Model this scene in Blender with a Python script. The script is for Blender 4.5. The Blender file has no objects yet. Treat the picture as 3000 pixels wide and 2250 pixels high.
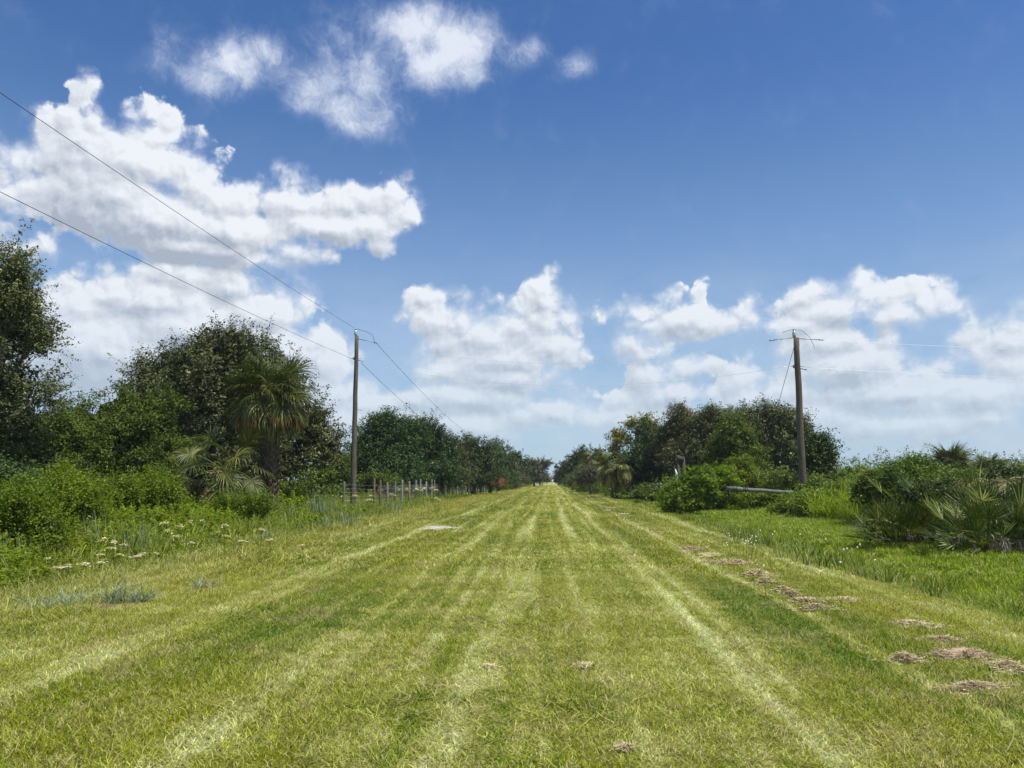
import bpy, math, random
import numpy as np
from mathutils import Vector, Matrix, Euler
R = math.radians
sc = bpy.context.scene
COL = sc.collection

# ---------------------------------------------------------------- camera
CAM_Z, PITCH, YAW, FPX = 1.6, 7.15, 2.93, 769.0
cam_d = bpy.data.cameras.new('camera'); cam = bpy.data.objects.new('camera', cam_d); COL.objects.link(cam)
cam.location = (0, 0, CAM_Z)
cam.rotation_euler = (R(90 + PITCH), 0, R(YAW))
cam_d.sensor_width = 36; cam_d.lens = FPX / 1024 * 36
cam_d.clip_start = 0.1; cam_d.clip_end = 9000
sc.camera = cam
CM = Euler((R(90 + PITCH), 0, R(YAW))).to_matrix()

def ray(px, py):                       # pixel of the 1024 x 768 frame -> world direction
    return (CM @ Vector(((px - 512) / FPX, -(py - 384) / FPX, -1))).normalized()
def at(px, py, Y):                     # the point on that ray at distance Y along the track
    d = ray(px, py); t = Y / d.y
    return Vector((d.x * t, Y, CAM_Z + d.z * t))
K = 1024 / 2212
def azel(x, y):                        # azimuth and elevation in degrees, from the 2212-wide view of the photo
    d = ray(x * K, y * K)
    return math.degrees(math.atan2(d.x, d.y)), math.degrees(math.asin(d.z))

# ---------------------------------------------------------------- sun and sky
SUN_EL, SUN_AZ = 65.0, 118.0            # azimuth clockwise from the track direction (+Y)
sun_dir = Vector((math.sin(R(SUN_AZ)) * math.cos(R(SUN_EL)), math.cos(R(SUN_AZ)) * math.cos(R(SUN_EL)), math.sin(R(SUN_EL))))
sun_d = bpy.data.lights.new('sun', 'SUN'); sun = bpy.data.objects.new('sun', sun_d); COL.objects.link(sun)
sun_d.energy = 5.0; sun_d.angle = R(0.53); sun_d.color = (1.0, 0.955, 0.88)
sun.rotation_euler = (-sun_dir).to_track_quat('-Z', 'Y').to_euler()
sun.location = (0, -20, 60)

world = bpy.data.worlds.new('World'); sc.world = world; world.use_nodes = True
sc.view_settings.view_transform = 'Standard'; sc.view_settings.look = 'None'
sc.view_settings.exposure = 0.12; sc.view_settings.gamma = 1.0; sc.view_settings.use_curve_mapping = False
sc.cycles.max_bounces = 5; sc.cycles.diffuse_bounces = 3; sc.cycles.glossy_bounces = 2
sc.cycles.transmission_bounces = 3; sc.cycles.volume_bounces = 0; sc.cycles.transparent_max_bounces = 6
sc.cycles.use_adaptive_sampling = True; sc.cycles.adaptive_threshold = 0.01

class NT:                               # small node-tree writer
    def __init__(s, nt): s.nt = nt; s.L = nt.links
    def n(s, t, **kw):
        x = s.nt.nodes.new(t)
        for k, v in kw.items(): setattr(x, k, v)
        return x
    def put(s, sock, v):
        if v is None: return
        if isinstance(v, bpy.types.NodeSocket): s.L.new(v, sock)
        else: sock.default_value = v
    def m(s, op, a, b=None, c=None, clamp=False):
        x = s.n('ShaderNodeMath', operation=op, use_clamp=clamp)
        for i, v in enumerate((a, b, c)):
            if v is not None: s.put(x.inputs[i], v)
        return x.outputs[0]
    def v(s, op, a, b=None, c=None, out=0):
        x = s.n('ShaderNodeVectorMath', operation=op)
        for i, q in enumerate((a, b, c)):
            if q is not None: s.put(x.inputs[i], q)
        return x.outputs[out]
    def noise(s, vec, scale, detail=3.0, rough=0.5, dist=0.0, dim='3D', w=None, lac=2.0):
        x = s.n('ShaderNodeTexNoise', noise_dimensions=dim)
        if vec is not None: s.put(x.inputs['Vector'], vec)
        if w is not None: s.put(x.inputs['W'], w)
        s.put(x.inputs['Scale'], scale); s.put(x.inputs['Detail'], detail)
        s.put(x.inputs['Roughness'], rough); s.put(x.inputs['Distortion'], dist); s.put(x.inputs['Lacunarity'], lac)
        return x.outputs[0]
    def vor(s, vec, scale, feature='F1', detail=0.0, rand=1.0, smooth=0.5, rough=0.5):
        x = s.n('ShaderNodeTexVoronoi', feature=feature)
        s.put(x.inputs['Vector'], vec); s.put(x.inputs['Scale'], scale); s.put(x.inputs['Detail'], detail)
        s.put(x.inputs['Randomness'], rand); s.put(x.inputs['Roughness'], rough)
        if feature == 'SMOOTH_F1': s.put(x.inputs['Smoothness'], smooth)
        return x.outputs['Distance']
    def mix(s, f, a, b, blend='MIX'):
        x = s.n('ShaderNodeMix', data_type='RGBA', blend_type=blend)
        s.put(x.inputs[0], f)
        for i, q in ((6, a), (7, b)):
            s.put(x.inputs[i], q if isinstance(q, bpy.types.NodeSocket) else (*q[:3], 1.0))
        return x.outputs[2]
    def mapr(s, val, a, b, c=0.0, d=1.0, smooth=False):
        x = s.n('ShaderNodeMapRange'); x.clamp = True
        if smooth: x.interpolation_type = 'SMOOTHSTEP'
        for i, q in enumerate((val, a, b, c, d)): s.put(x.inputs[i], q)
        return x.outputs[0]
    def comb(s, x, y, z=0.0):
        q = s.n('ShaderNodeCombineXYZ')
        for i, t in enumerate((x, y, z)): s.put(q.inputs[i], t)
        return q.outputs[0]
    def sep(s, vec):
        q = s.n('ShaderNodeSeparateXYZ'); s.put(q.inputs[0], vec); return q.outputs

# cumulus cloud bodies and thin clouds: centre x, y and radii, read off the 2212-wide view, kept as azimuth / elevation
CUMULUS = [
 (208,182,20,24),(185,218,34,26),(150,250,52,30),(118,262,30,26),(200,262,34,30),(160,300,75,45),(120,330,60,45),
 (285,252,40,26),(330,245,34,26),(365,262,30,22),(345,300,80,40),(400,345,50,42),(300,350,160,70),(250,420,150,80),
 (330,470,190,70),(430,410,70,60),(480,440,90,55),(500,500,180,50),(420,530,170,34),(560,400,24,16),(600,430,60,30),
 (640,400,42,32),(660,440,90,40),(740,440,60,34),(800,430,50,30),(850,430,40,36),(885,465,34,22),(700,490,140,40),
 (800,490,70,34),(820,525,34,18),(640,540,70,26),(560,560,70,24),
 (30,350,62,55),(20,420,70,60),(60,400,60,40),(10,490,34,26),(40,540,44,22),(80,530,26,16),
 (165,606,34,26),(215,600,40,26),(250,612,40,28),(310,600,46,30),(400,600,80,34),(330,650,180,55),(180,670,110,55),
 (500,620,90,40),(560,680,110,60),(420,720,200,80),(230,760,190,90),(110,730,90,60),(600,760,110,55),(690,735,38,32),
 (700,790,55,50),(650,840,100,50),(760,850,60,30),(800,870,80,30),(480,800,160,70),(560,880,180,60),
 (915,640,26,20),(945,636,30,18),(1005,640,22,12),(940,690,52,38),(1040,665,16,18),(990,700,50,30),(1165,620,44,34),
 (1190,650,34,28),(1130,665,44,30),(1110,700,60,36),(1060,730,90,44),(1180,700,50,30),(1225,690,30,20),(1180,745,54,34),
 (1225,760,30,16),(1090,775,100,36),(955,745,34,20),(960,800,70,28),(1080,815,110,26),(1010,860,120,30),(900,860,80,30),
 (1390,690,54,36),(1430,655,40,28),(1450,640,26,18),(1480,690,80,30),(1520,700,80,24),(1500,625,14,18),(1560,690,50,24),
 (1605,680,28,26),(1615,650,12,14),(1365,740,50,34),(1400,765,50,18),(1300,690,14,12),
 (1480,800,60,26),(1420,815,60,30),(1460,850,90,30),(1600,820,40,34),(1640,860,70,30),
 (1700,655,40,26),(1740,640,50,26),(1790,625,40,22),(1850,610,40,24),(1870,635,70,30),(1820,670,130,36),(1960,625,46,24),
 (2000,650,60,34),(2050,668,40,20),(1930,680,110,26),(1740,700,80,30),(1780,740,110,40),(1830,790,130,40),(1925,735,28,22),
 (1905,765,40,20),(1990,800,60,20),(2190,690,38,34),(2180,730,50,30),(2085,725,24,18),(2120,765,40,22),(2180,790,60,30),
 (860,905,80,26),(1000,920,120,30),(1130,900,70,22),(1330,900,60,20),(1440,905,90,24),(560,900,160,40),(760,910,120,34),(1750,900,120,30),(1950,920,150,30),(2130,900,90,26),(1600,900,70,20),
 (1340,860,40,22),(1200,890,80,22),(1300,905,70,20),(1700,850,60,30),(1950,850,160,40),(2120,850,120,40),
]
WISPS = [
 (352,110,30,46,.65),(378,160,38,34,.6),(440,165,50,36,1.0),(500,135,62,42,1.1),(560,112,56,38,1.0),(470,195,50,24,.7),
 (640,120,40,60,.45),(690,90,60,50,.4),(690,190,60,50,.9),(650,215,44,32,.7),(730,235,70,32,1.0),(790,270,44,26,.9),
 (760,20,60,20,.3),(840,35,50,40,.6),(900,60,80,48,1.2),(980,90,78,62,1.3),(930,140,74,50,1.1),(1020,150,40,36,.9),
 (1140,115,38,34,.85),(1150,100,24,18,.6),(1240,145,40,20,.9),(1245,95,14,10,.3),(1088,190,10,20,.35),
 (850,240,34,60,.7),(790,160,70,70,.75),(740,90,60,60,.6),(965,488,18,10,.3),(780,600,40,16,.25),(730,600,40,50,.3),
 (660,610,60,50,.6),(1250,900,300,40,.3),
]


def srgb(*c):
    return tuple(((x / 255 + .055) / 1.055) ** 2.4 if x / 255 > .04045 else x / 255 / 12.92 for x in c)

def build_world():
    nt = world.node_tree; nt.nodes.clear(); t = NT(nt)
    d = t.v('NORMALIZE', t.n('ShaderNodeTexCoord').outputs['Generated']); s = t.sep(d)
    el = t.m('MULTIPLY', t.m('ARCSINE', s[2]), 57.29578)
    sky = t.n('ShaderNodeTexSky', sky_type='NISHITA'); sky.sun_disc = False
    sky.sun_elevation = R(SUN_EL); sky.sun_rotation = R(SUN_AZ)
    sky.altitude = 0; sky.air_density = 1.0; sky.dust_density = 0.6; sky.ozone_density = 2.0
    clear = t.mix(1.0, sky.outputs[0], SKY_TINT, 'MULTIPLY')
    # moist air whitens the sky low down
    low = t.m('POWER', t.mapr(el, 0.0, LOW_TOP, 1.0, 0.0), 1.6)
    clear = t.mix(t.m('MULTIPLY', low, .85), clear, LOW_COL)
    bg = t.n('ShaderNodeBackground'); bg.inputs['Strength'].default_value = 0.10
    nt.links.new(clear, bg.inputs['Color'])
    out = t.n('ShaderNodeOutputWorld'); nt.links.new(bg.outputs[0], out.inputs['Surface'])
SKY_TINT = (0.55, 0.83, 1.17); LOW_TOP = 30.0; LOW_COL = (4.5, 5.9, 7.1)
build_world()

def build_clouds():                     # a band of cloud 6 km out, open overhead; cloud bodies kept as a field on its vertices
    azs = np.concatenate([np.arange(-180, -62, 2.0), np.arange(-62, 62, 0.33), np.arange(62, 180.1, 2.0)])
    els = np.concatenate([[-3, -1.5], np.arange(-0.4, 46, 0.33), [47, 49, 51]])
    A, E = np.meshgrid(azs, els)
    def smax(a, b, k):
        h = np.maximum(k - np.abs(a - b), 0) / k
        return np.maximum(a, b) + h * h * h * k / 6
    C = []
    rs = random.Random(5)
    for b in CUMULUS + WISPS:
        q = 1.3 if b[1] > 740 else 1.08
        a, e = azel(b[0], b[1]); a1, _ = azel(b[0] + b[2] * q, b[1]); _, e1 = azel(b[0], b[1] - b[3] * q)
        C.append((a, e, abs(a1 - a), abs(e1 - e), b[4] if len(b) > 4 else None))
    for k in range(70):                 # more of the same cumulus round the rest of the horizon
        a = rs.uniform(58, 302); a = a - 360 if a > 180 else a
        e = rs.choice((5, 8, 13, 20)) + rs.uniform(-2, 2)
        for j in range(4): C.append((a + rs.gauss(0, 4), e + rs.gauss(0, 1.2), rs.uniform(2, 6), rs.uniform(1, 2.4), None))
    def S1(a, e):
        acc = np.full(a.shape, -9.0)
        for ca, ce, ra, re, w in C:
            if w is None:
                rm = math.sqrt(ra * re)
                acc = smax(acc, rm - rm * np.hypot((a - ca) / ra, (e - ce) / re), 0.8)
        return acc
    def S2(a, e):
        acc = np.full(a.shape, 0.0)
        for ca, ce, ra, re, w in C:
            if w is not None:
                acc = smax(acc, np.maximum(w * (1.15 - .66 * np.hypot((a - ca) / ra, (e - ce) / re)), 0), 0.15)
        return acc
    n0, n1 = E.shape
    r = 6000.0; ar, er = np.radians(A), np.radians(E)
    co = np.stack([r * np.sin(ar) * np.cos(er), r * np.cos(ar) * np.cos(er), r * np.sin(er)], -1).reshape(-1, 3)
    i = np.arange(n0 * n1).reshape(n0, n1)
    f = np.stack([i[:-1, :-1], i[:-1, 1:], i[1:, 1:], i[1:, :-1]], -1).reshape(-1, 4)
    me = bpy.data.meshes.new('clouds'); me.vertices.add(len(co)); me.vertices.foreach_set('co', co.ravel().astype(np.float32))
    me.loops.add(f.size); me.loops.foreach_set('vertex_index', f.ravel().astype(np.int32))
    me.polygons.add(len(f)); me.polygons.foreach_set('loop_start', np.arange(0, f.size, 4).astype(np.int32)); me.update()
    def blur(v, k):
        for _ in range(k):
            v = (v + np.roll(v, 1, 0) + np.roll(v, -1, 0) + np.roll(v, 1, 1) + np.roll(v, -1, 1)) / 5
        return v
    for nm, v in (('body', S1(A, E)), ('body_above', blur(S1(A + 0.7, E + 2.9), 12)), ('body_near', S1(A + .3, E + .6)), ('thin', blur(S2(A, E), 4))):
        at_ = me.attributes.new(nm, 'FLOAT', 'POINT'); at_.data.foreach_set('value', v.ravel().astype(np.float32))
    o = bpy.data.objects.new('clouds', me); COL.objects.link(o); o['kind'] = 'structure'
    m = bpy.data.materials.new('cloud'); m.use_nodes = True; nt = m.node_tree; nt.nodes.clear(); t = NT(nt)
    def attr(nm): return t.n('ShaderNodeAttribute', attribute_name=nm).outputs['Fac']
    s = t.sep(t.v('NORMALIZE', t.n('ShaderNodeNewGeometry').outputs['Position']))
    az = t.m('MULTIPLY', t.m('ARCTAN2', s[0], s[1]), 57.29578)
    el = t.m('MULTIPLY', t.m('ARCSINE', s[2]), 57.29578)
    P = t.comb(az, el, 0.0)
    def warp(vec, sc_, amp, det=3):
        n = t.n('ShaderNodeTexNoise'); t.put(n.inputs['Vector'], vec); n.inputs['Scale'].default_value = sc_; n.inputs['Detail'].default_value = det
        n.inputs['Roughness'].default_value = .6
        return t.v('MULTIPLY_ADD', n.outputs['Color'], (amp, amp, 0), t.v('ADD', vec, (-amp / 2, -amp / 2, 0)))
    def detail(vec):
        w = warp(vec, 0.9, 1.1, 3)
        a = t.vor(w, PUFF, 'F1', detail=2.6, rough=0.5)
        b = t.noise(w, 0.50, 7.0, 0.60)
        return t.m('MULTIPLY_ADD', t.m('SUBTRACT', b, 0.5), A_N, t.m('MULTIPLY_ADD', a, -A_V, 0.35 * A_V))
    d1 = detail(P); d2 = detail(t.v('ADD', P, (0.22, 0.42, 0)))
    D = t.m('ADD', t.m('MULTIPLY_ADD', attr('body'), 1.25, BIAS), d1)
    D2 = t.m('ADD', t.m('MULTIPLY_ADD', attr('body_near'), 1.25, BIAS), d2)
    edge = t.mapr(t.noise(P, 0.22, 2, .5), 0.38, 0.62, 0.5, 3.0)
    a1 = t.mapr(D, 0.0, edge, smooth=True)
    lit = t.m('MULTIPLY_ADD', t.m('SUBTRACT', D, D2), 0.40, 0.80)
    under = t.mapr(t.m('ADD', attr('body_above'), t.m('MULTIPLY', d1, .5)), -1.6, 4.6, 0.0, 1.0)
    lit = t.m('SUBTRACT', lit, t.m('MULTIPLY', under, 0.68))
    lit = t.m('ADD', lit, t.m('MULTIPLY', t.m('SUBTRACT', t.noise(P, 0.22, 4, .55), .5), .9), clamp=True)
    ccol = t.mix(lit, srgb(164, 175, 191), srgb(230, 235, 242))
    wv = warp(P, 0.3, 3.0, 4)
    n2 = t.m('SUBTRACT', t.noise(wv, 0.38, 9.0, 0.64, lac=2.1), 0.5)
    dens = attr('thin')
    D3 = t.m('MULTIPLY_ADD', n2, 3.6, t.m('MULTIPLY', dens, 1.75))
    a2 = t.m('MULTIPLY', t.mapr(D3, 0.0, 2.2, smooth=True), t.mapr(dens, 0.0, 0.6))
    wcol = t.mix(t.mapr(D3, .4, 1.9), srgb(170, 186, 218), srgb(218, 225, 238))
    # clouds low down sink into the moist air
    far = t.mapr(el, 0.5, 15.0, 1.0, 0.0)
    a1 = t.m('MULTIPLY', a1, t.m('MULTIPLY_ADD', t.m('POWER', far, 2.5), -.35, 1.0))
    ccol = t.mix(t.m('MULTIPLY', far, .55), ccol, srgb(184, 203, 219))
    veil = t.m('MULTIPLY', t.mapr(t.noise(t.v('MULTIPLY', P, (1, 2.0, 0)), 0.11, 5, .6), .38, .7), t.mapr(el, 1.0, 17.0, .8, 0.0))
    a0 = t.m('MAXIMUM', a2, veil)
    alpha = t.m('SUBTRACT', 1.0, t.m('MULTIPLY', t.m('SUBTRACT', 1.0, a1), t.m('SUBTRACT', 1.0, a0)))
    c = t.mix(t.m('MULTIPLY', t.m('DIVIDE', veil, t.m('MAXIMUM', a0, .001)), .999), wcol, srgb(196, 210, 226))
    c = t.mix(a1, c, ccol)
    em = t.n('ShaderNodeEmission'); nt.links.new(c, em.inputs[0]); em.inputs[1].default_value = 1.0
    tr = t.n('ShaderNodeBsdfTransparent'); mx = t.n('ShaderNodeMixShader')
    nt.links.new(alpha, mx.inputs[0]); nt.links.new(tr.outputs[0], mx.inputs[1]); nt.links.new(em.outputs[0], mx.inputs[2])
    nt.links.new(mx.outputs[0], t.n('ShaderNodeOutputMaterial').inputs[0])
    m.cycles.emission_sampling = 'NONE'
    me.materials.append(m)
PUFF, A_N, A_V, BIAS = 0.46, 2.7, 1.9, 1.95
build_clouds()

# ---------------------------------------------------------------- helpers
def tag(o, label=None, cat=None, group=None, kind=None):
    if label: o['label'] = label
    if cat: o['category'] = cat
    if group: o['group'] = group
    if kind: o['kind'] = kind
    return o
def empty(name, loc, label, cat, group=None):
    o = bpy.data.objects.new(name, None); o.empty_display_size = .3; o.location = loc; COL.objects.link(o)
    return tag(o, label, cat, group)
def mesh_obj(name, V, F, mat, parent=None, attrs=None, smooth=False, link=True, loc=None):
    """V (n,3), F list of index lists or an int array (m,k); placed at loc with V given in world space"""
    V = np.asarray(V, np.float32).reshape(-1, 3)
    org = Vector((0, 0, 0))
    if parent is not None: org = parent.location
    elif loc is not None: org = Vector(loc)
    V = V - np.array(org, np.float32)
    me = bpy.data.meshes.new(name)
    me.vertices.add(len(V)); me.vertices.foreach_set('co', V.ravel())
    if isinstance(F, np.ndarray):
        tot = F.size; st = np.arange(0, tot, F.shape[1]); fl = F.ravel()
    else:
        ln = np.array([len(f) for f in F]); tot = int(ln.sum()); st = np.concatenate([[0], np.cumsum(ln)[:-1]])
        fl = np.fromiter((i for f in F for i in f), np.int32, tot)
    me.loops.add(tot); me.loops.foreach_set('vertex_index', fl.astype(np.int32))
    me.polygons.add(len(st)); me.polygons.foreach_set('loop_start', st.astype(np.int32))
    me.update(calc_edges=True)
    if smooth: me.polygons.foreach_set('use_smooth', np.ones(len(st), bool))
    for k, v in (attrs or {}).items():
        a = me.attributes.new(k, 'FLOAT', 'POINT'); a.data.foreach_set('value', np.asarray(v, np.float32))
    me.materials.append(mat)
    o = bpy.data.objects.new(name, me)
    if link: COL.objects.link(o)
    if parent is not None: o.parent = parent
    elif loc is not None: o.location = loc
    return o

class MB:                               # mesh gatherer
    def __init__(s): s.V = []; s.F = []; s.A = []; s.n = 0
    def add(s, V, F, tone=0.5):
        V = np.asarray(V, float).reshape(-1, 3)
        s.V.append(V); s.F += [[i + s.n for i in f] for f in F]
        s.A.append(np.full(len(V), tone) if np.isscalar(tone) else np.asarray(tone)); s.n += len(V)
    def tube(s, pts, rad, n=8, tone=0.5, cap=True):
        pts = [Vector(p) for p in pts]; V = []; F = []
        ref = None
        for i, p in enumerate(pts):
            d = (pts[min(i + 1, len(pts) - 1)] - pts[max(i - 1, 0)]).normalized()
            if ref is None: ref = d.cross(Vector((0.31, 0.83, 0.12))).normalized()
            ref = (ref - d * ref.dot(d)).normalized(); b = d.cross(ref)
            r = rad[i] if hasattr(rad, '__len__') else rad
            for k in range(n):
                a = 2 * math.pi * k / n
                V.append(p + ref * (r * math.cos(a)) + b * (r * math.sin(a)))
        for i in range(len(pts) - 1):
            for k in range(n):
                F.append([i * n + k, i * n + (k + 1) % n, (i + 1) * n + (k + 1) % n, (i + 1) * n + k])
        if cap:
            F.append(list(range(n))[::-1]); F.append([(len(pts) - 1) * n + k for k in range(n)])
        s.add([tuple(v) for v in V], F, tone)
    def box(s, c, size, rot=0.0, tone=0.5, tilt=None):
        M = Matrix.Rotation(rot, 3, 'Z')
        if tilt: M = M @ Euler(tilt).to_matrix()
        V = []
        for dz in (-.5, .5):
            for dx, dy in ((-.5, -.5), (.5, -.5), (.5, .5), (-.5, .5)):
                V.append(tuple(Vector(c) + M @ Vector((dx * size[0], dy * size[1], dz * size[2]))))
        s.add(V, [[3, 2, 1, 0], [4, 5, 6, 7], [0, 1, 5, 4], [1, 2, 6, 5], [2, 3, 7, 6], [3, 0, 4, 7]], tone)
    def build(s, name, mat, parent=None, smooth=False, loc=None):
        return mesh_obj(name, np.concatenate(s.V), s.F, mat, parent, {'tone': np.concatenate(s.A)}, smooth, loc=loc)

# ---------------------------------------------------------------- terrain
PX = [-3000, -60, -16, -11.5, -10.2, -9.2, -8.2, -6.6, -5, 4.0, 5.2, 6.5, 7.6, 9.2, 12, 60, 3000]
PZ = [0.0, 0.05, 0.08, 0.03, -.12, -.24, -.16, -.03, 0, 0, -.10, -.42, -.30, 0.0, .08, 0.05, 0.0]
def hz(x, y):
    x = np.asarray(x, float); y = np.asarray(y, float)
    w = np.interp(x, PX, PZ)
    w2 = (np.interp(x - .35, PX, PZ) + np.interp(x + .35, PX, PZ) + w) / 3
    bump = .018 * np.sin(x * 1.7 + .6 * np.sin(y * .21)) + .015 * np.sin(y * .55 + x * .4) + .01 * np.sin(x * 3.9 + 1.3 * np.sin(y * .9))
    return w2 + bump * np.clip(1.5 - np.abs(x) / 60, 0, 1)
def gz(x, y): return float(hz(x, y))

# ---------------------------------------------------------------- materials
def new_mat(name):
    m = bpy.data.materials.new(name); m.use_nodes = True; m.node_tree.nodes.clear()
    return m, NT(m.node_tree)
def finish(t, sh, disp=None):
    o = t.n('ShaderNodeOutputMaterial'); t.L.new(sh, o.inputs[0])
def bsdf(t, col, rough=.7, spec=.3, bump=None, bstr=.3, bdist=.02):
    b = t.n('ShaderNodeBsdfPrincipled'); t.put(b.inputs['Base Color'], col if isinstance(col, bpy.types.NodeSocket) else (*col[:3], 1))
    t.put(b.inputs['Roughness'], rough); t.put(b.inputs['Specular IOR Level'], spec)
    if bump is not None:
        n = t.n('ShaderNodeBump'); n.inputs['Strength'].default_value = bstr; n.inputs['Distance'].default_value = bdist
        t.L.new(bump, n.inputs['Height']); t.L.new(n.outputs[0], b.inputs['Normal'])
    return b.outputs[0]
def attr(t, nm): return t.n('ShaderNodeAttribute', attribute_name=nm).outputs['Fac']
def ramp(t, fac, stops, interp='LINEAR'):
    r = t.n('ShaderNodeValToRGB'); cr = r.color_ramp; cr.interpolation = interp
    while len(cr.elements) < len(stops): cr.elements.new(0.5)
    for e, (p, c) in zip(cr.elements, stops):
        e.position = p; e.color = (*(c if hasattr(c, '__len__') else (c, c, c)), 1)
    t.put(r.inputs[0], fac); return r.outputs[0]

def leaf_mat(name, stops, trans=.3, rough=.5, spec=.35):
    spec *= .55; rough = min(.9, rough + .08); up = 1.12 if name in ('oak_leaf', 'dark_leaf', 'mid_green_leaf', 'vine_leaf') else 1.08; stops = [(p, (c[0] * 1.1 * up, c[1] * up, c[2] * .8 * up)) for p, c in stops]
    m, t = new_mat(name)
    tn = attr(t, 'tone')
    oi = t.n('ShaderNodeObjectInfo').outputs['Random']
    col = ramp(t, tn, stops)
    hsv = t.n('ShaderNodeHueSaturation'); t.put(hsv.inputs['Hue'], t.m('MULTIPLY_ADD', oi, .03, .485)); t.put(hsv.inputs['Value'], t.m('MULTIPLY_ADD', oi, .3, .85)); t.L.new(col, hsv.inputs['Color'])
    col = hsv.outputs[0]
    b = bsdf(t, col, rough, spec)
    tr = t.n('ShaderNodeBsdfTranslucent'); t.L.new(t.mix(1.0, col, (1.15, 1.25, .6), 'MULTIPLY'), tr.inputs[0])
    mx = t.n('ShaderNodeMixShader'); mx.inputs[0].default_value = trans
    t.L.new(b, mx.inputs[1]); t.L.new(tr.outputs[0], mx.inputs[2]); finish(t, mx.outputs[0])
    return m
def wood_mat(name, dark, light, scale=(14, 14, 1.6), rough=.85):
    m, t = new_mat(name)
    P = t.n('ShaderNodeTexCoord').outputs['Object']
    g = t.noise(t.v('MULTIPLY', P, scale), 1.0, 6, .6)
    g2 = t.noise(P, 1.1, 4, .6)
    col = ramp(t, t.m('ADD', t.m('MULTIPLY', g, .7), t.m('MULTIPLY', g2, .35)), [(0.32, dark), (.70, light)])
    tn = attr(t, 'tone'); col = t.mix(1.0, col, t.comb(*[t.m('MULTIPLY_ADD', tn, .7, .65)] * 3), 'MULTIPLY')
    finish(t, bsdf(t, col, rough, .15, g, .6, .03)); return m
def plain(name, col, rough=.6, spec=.3, metal=0.0, var=.15, scale=8):
    m, t = new_mat(name)
    n = t.noise(t.n('ShaderNodeTexCoord').outputs['Object'], scale, 4, .6)
    c = t.mix(n, [v * (1 - var) for v in col], [min(1, v * (1 + var)) for v in col])
    s = bsdf(t, c, rough, spec); s.node.inputs['Metallic'].default_value = metal; finish(t, s); return m

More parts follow.
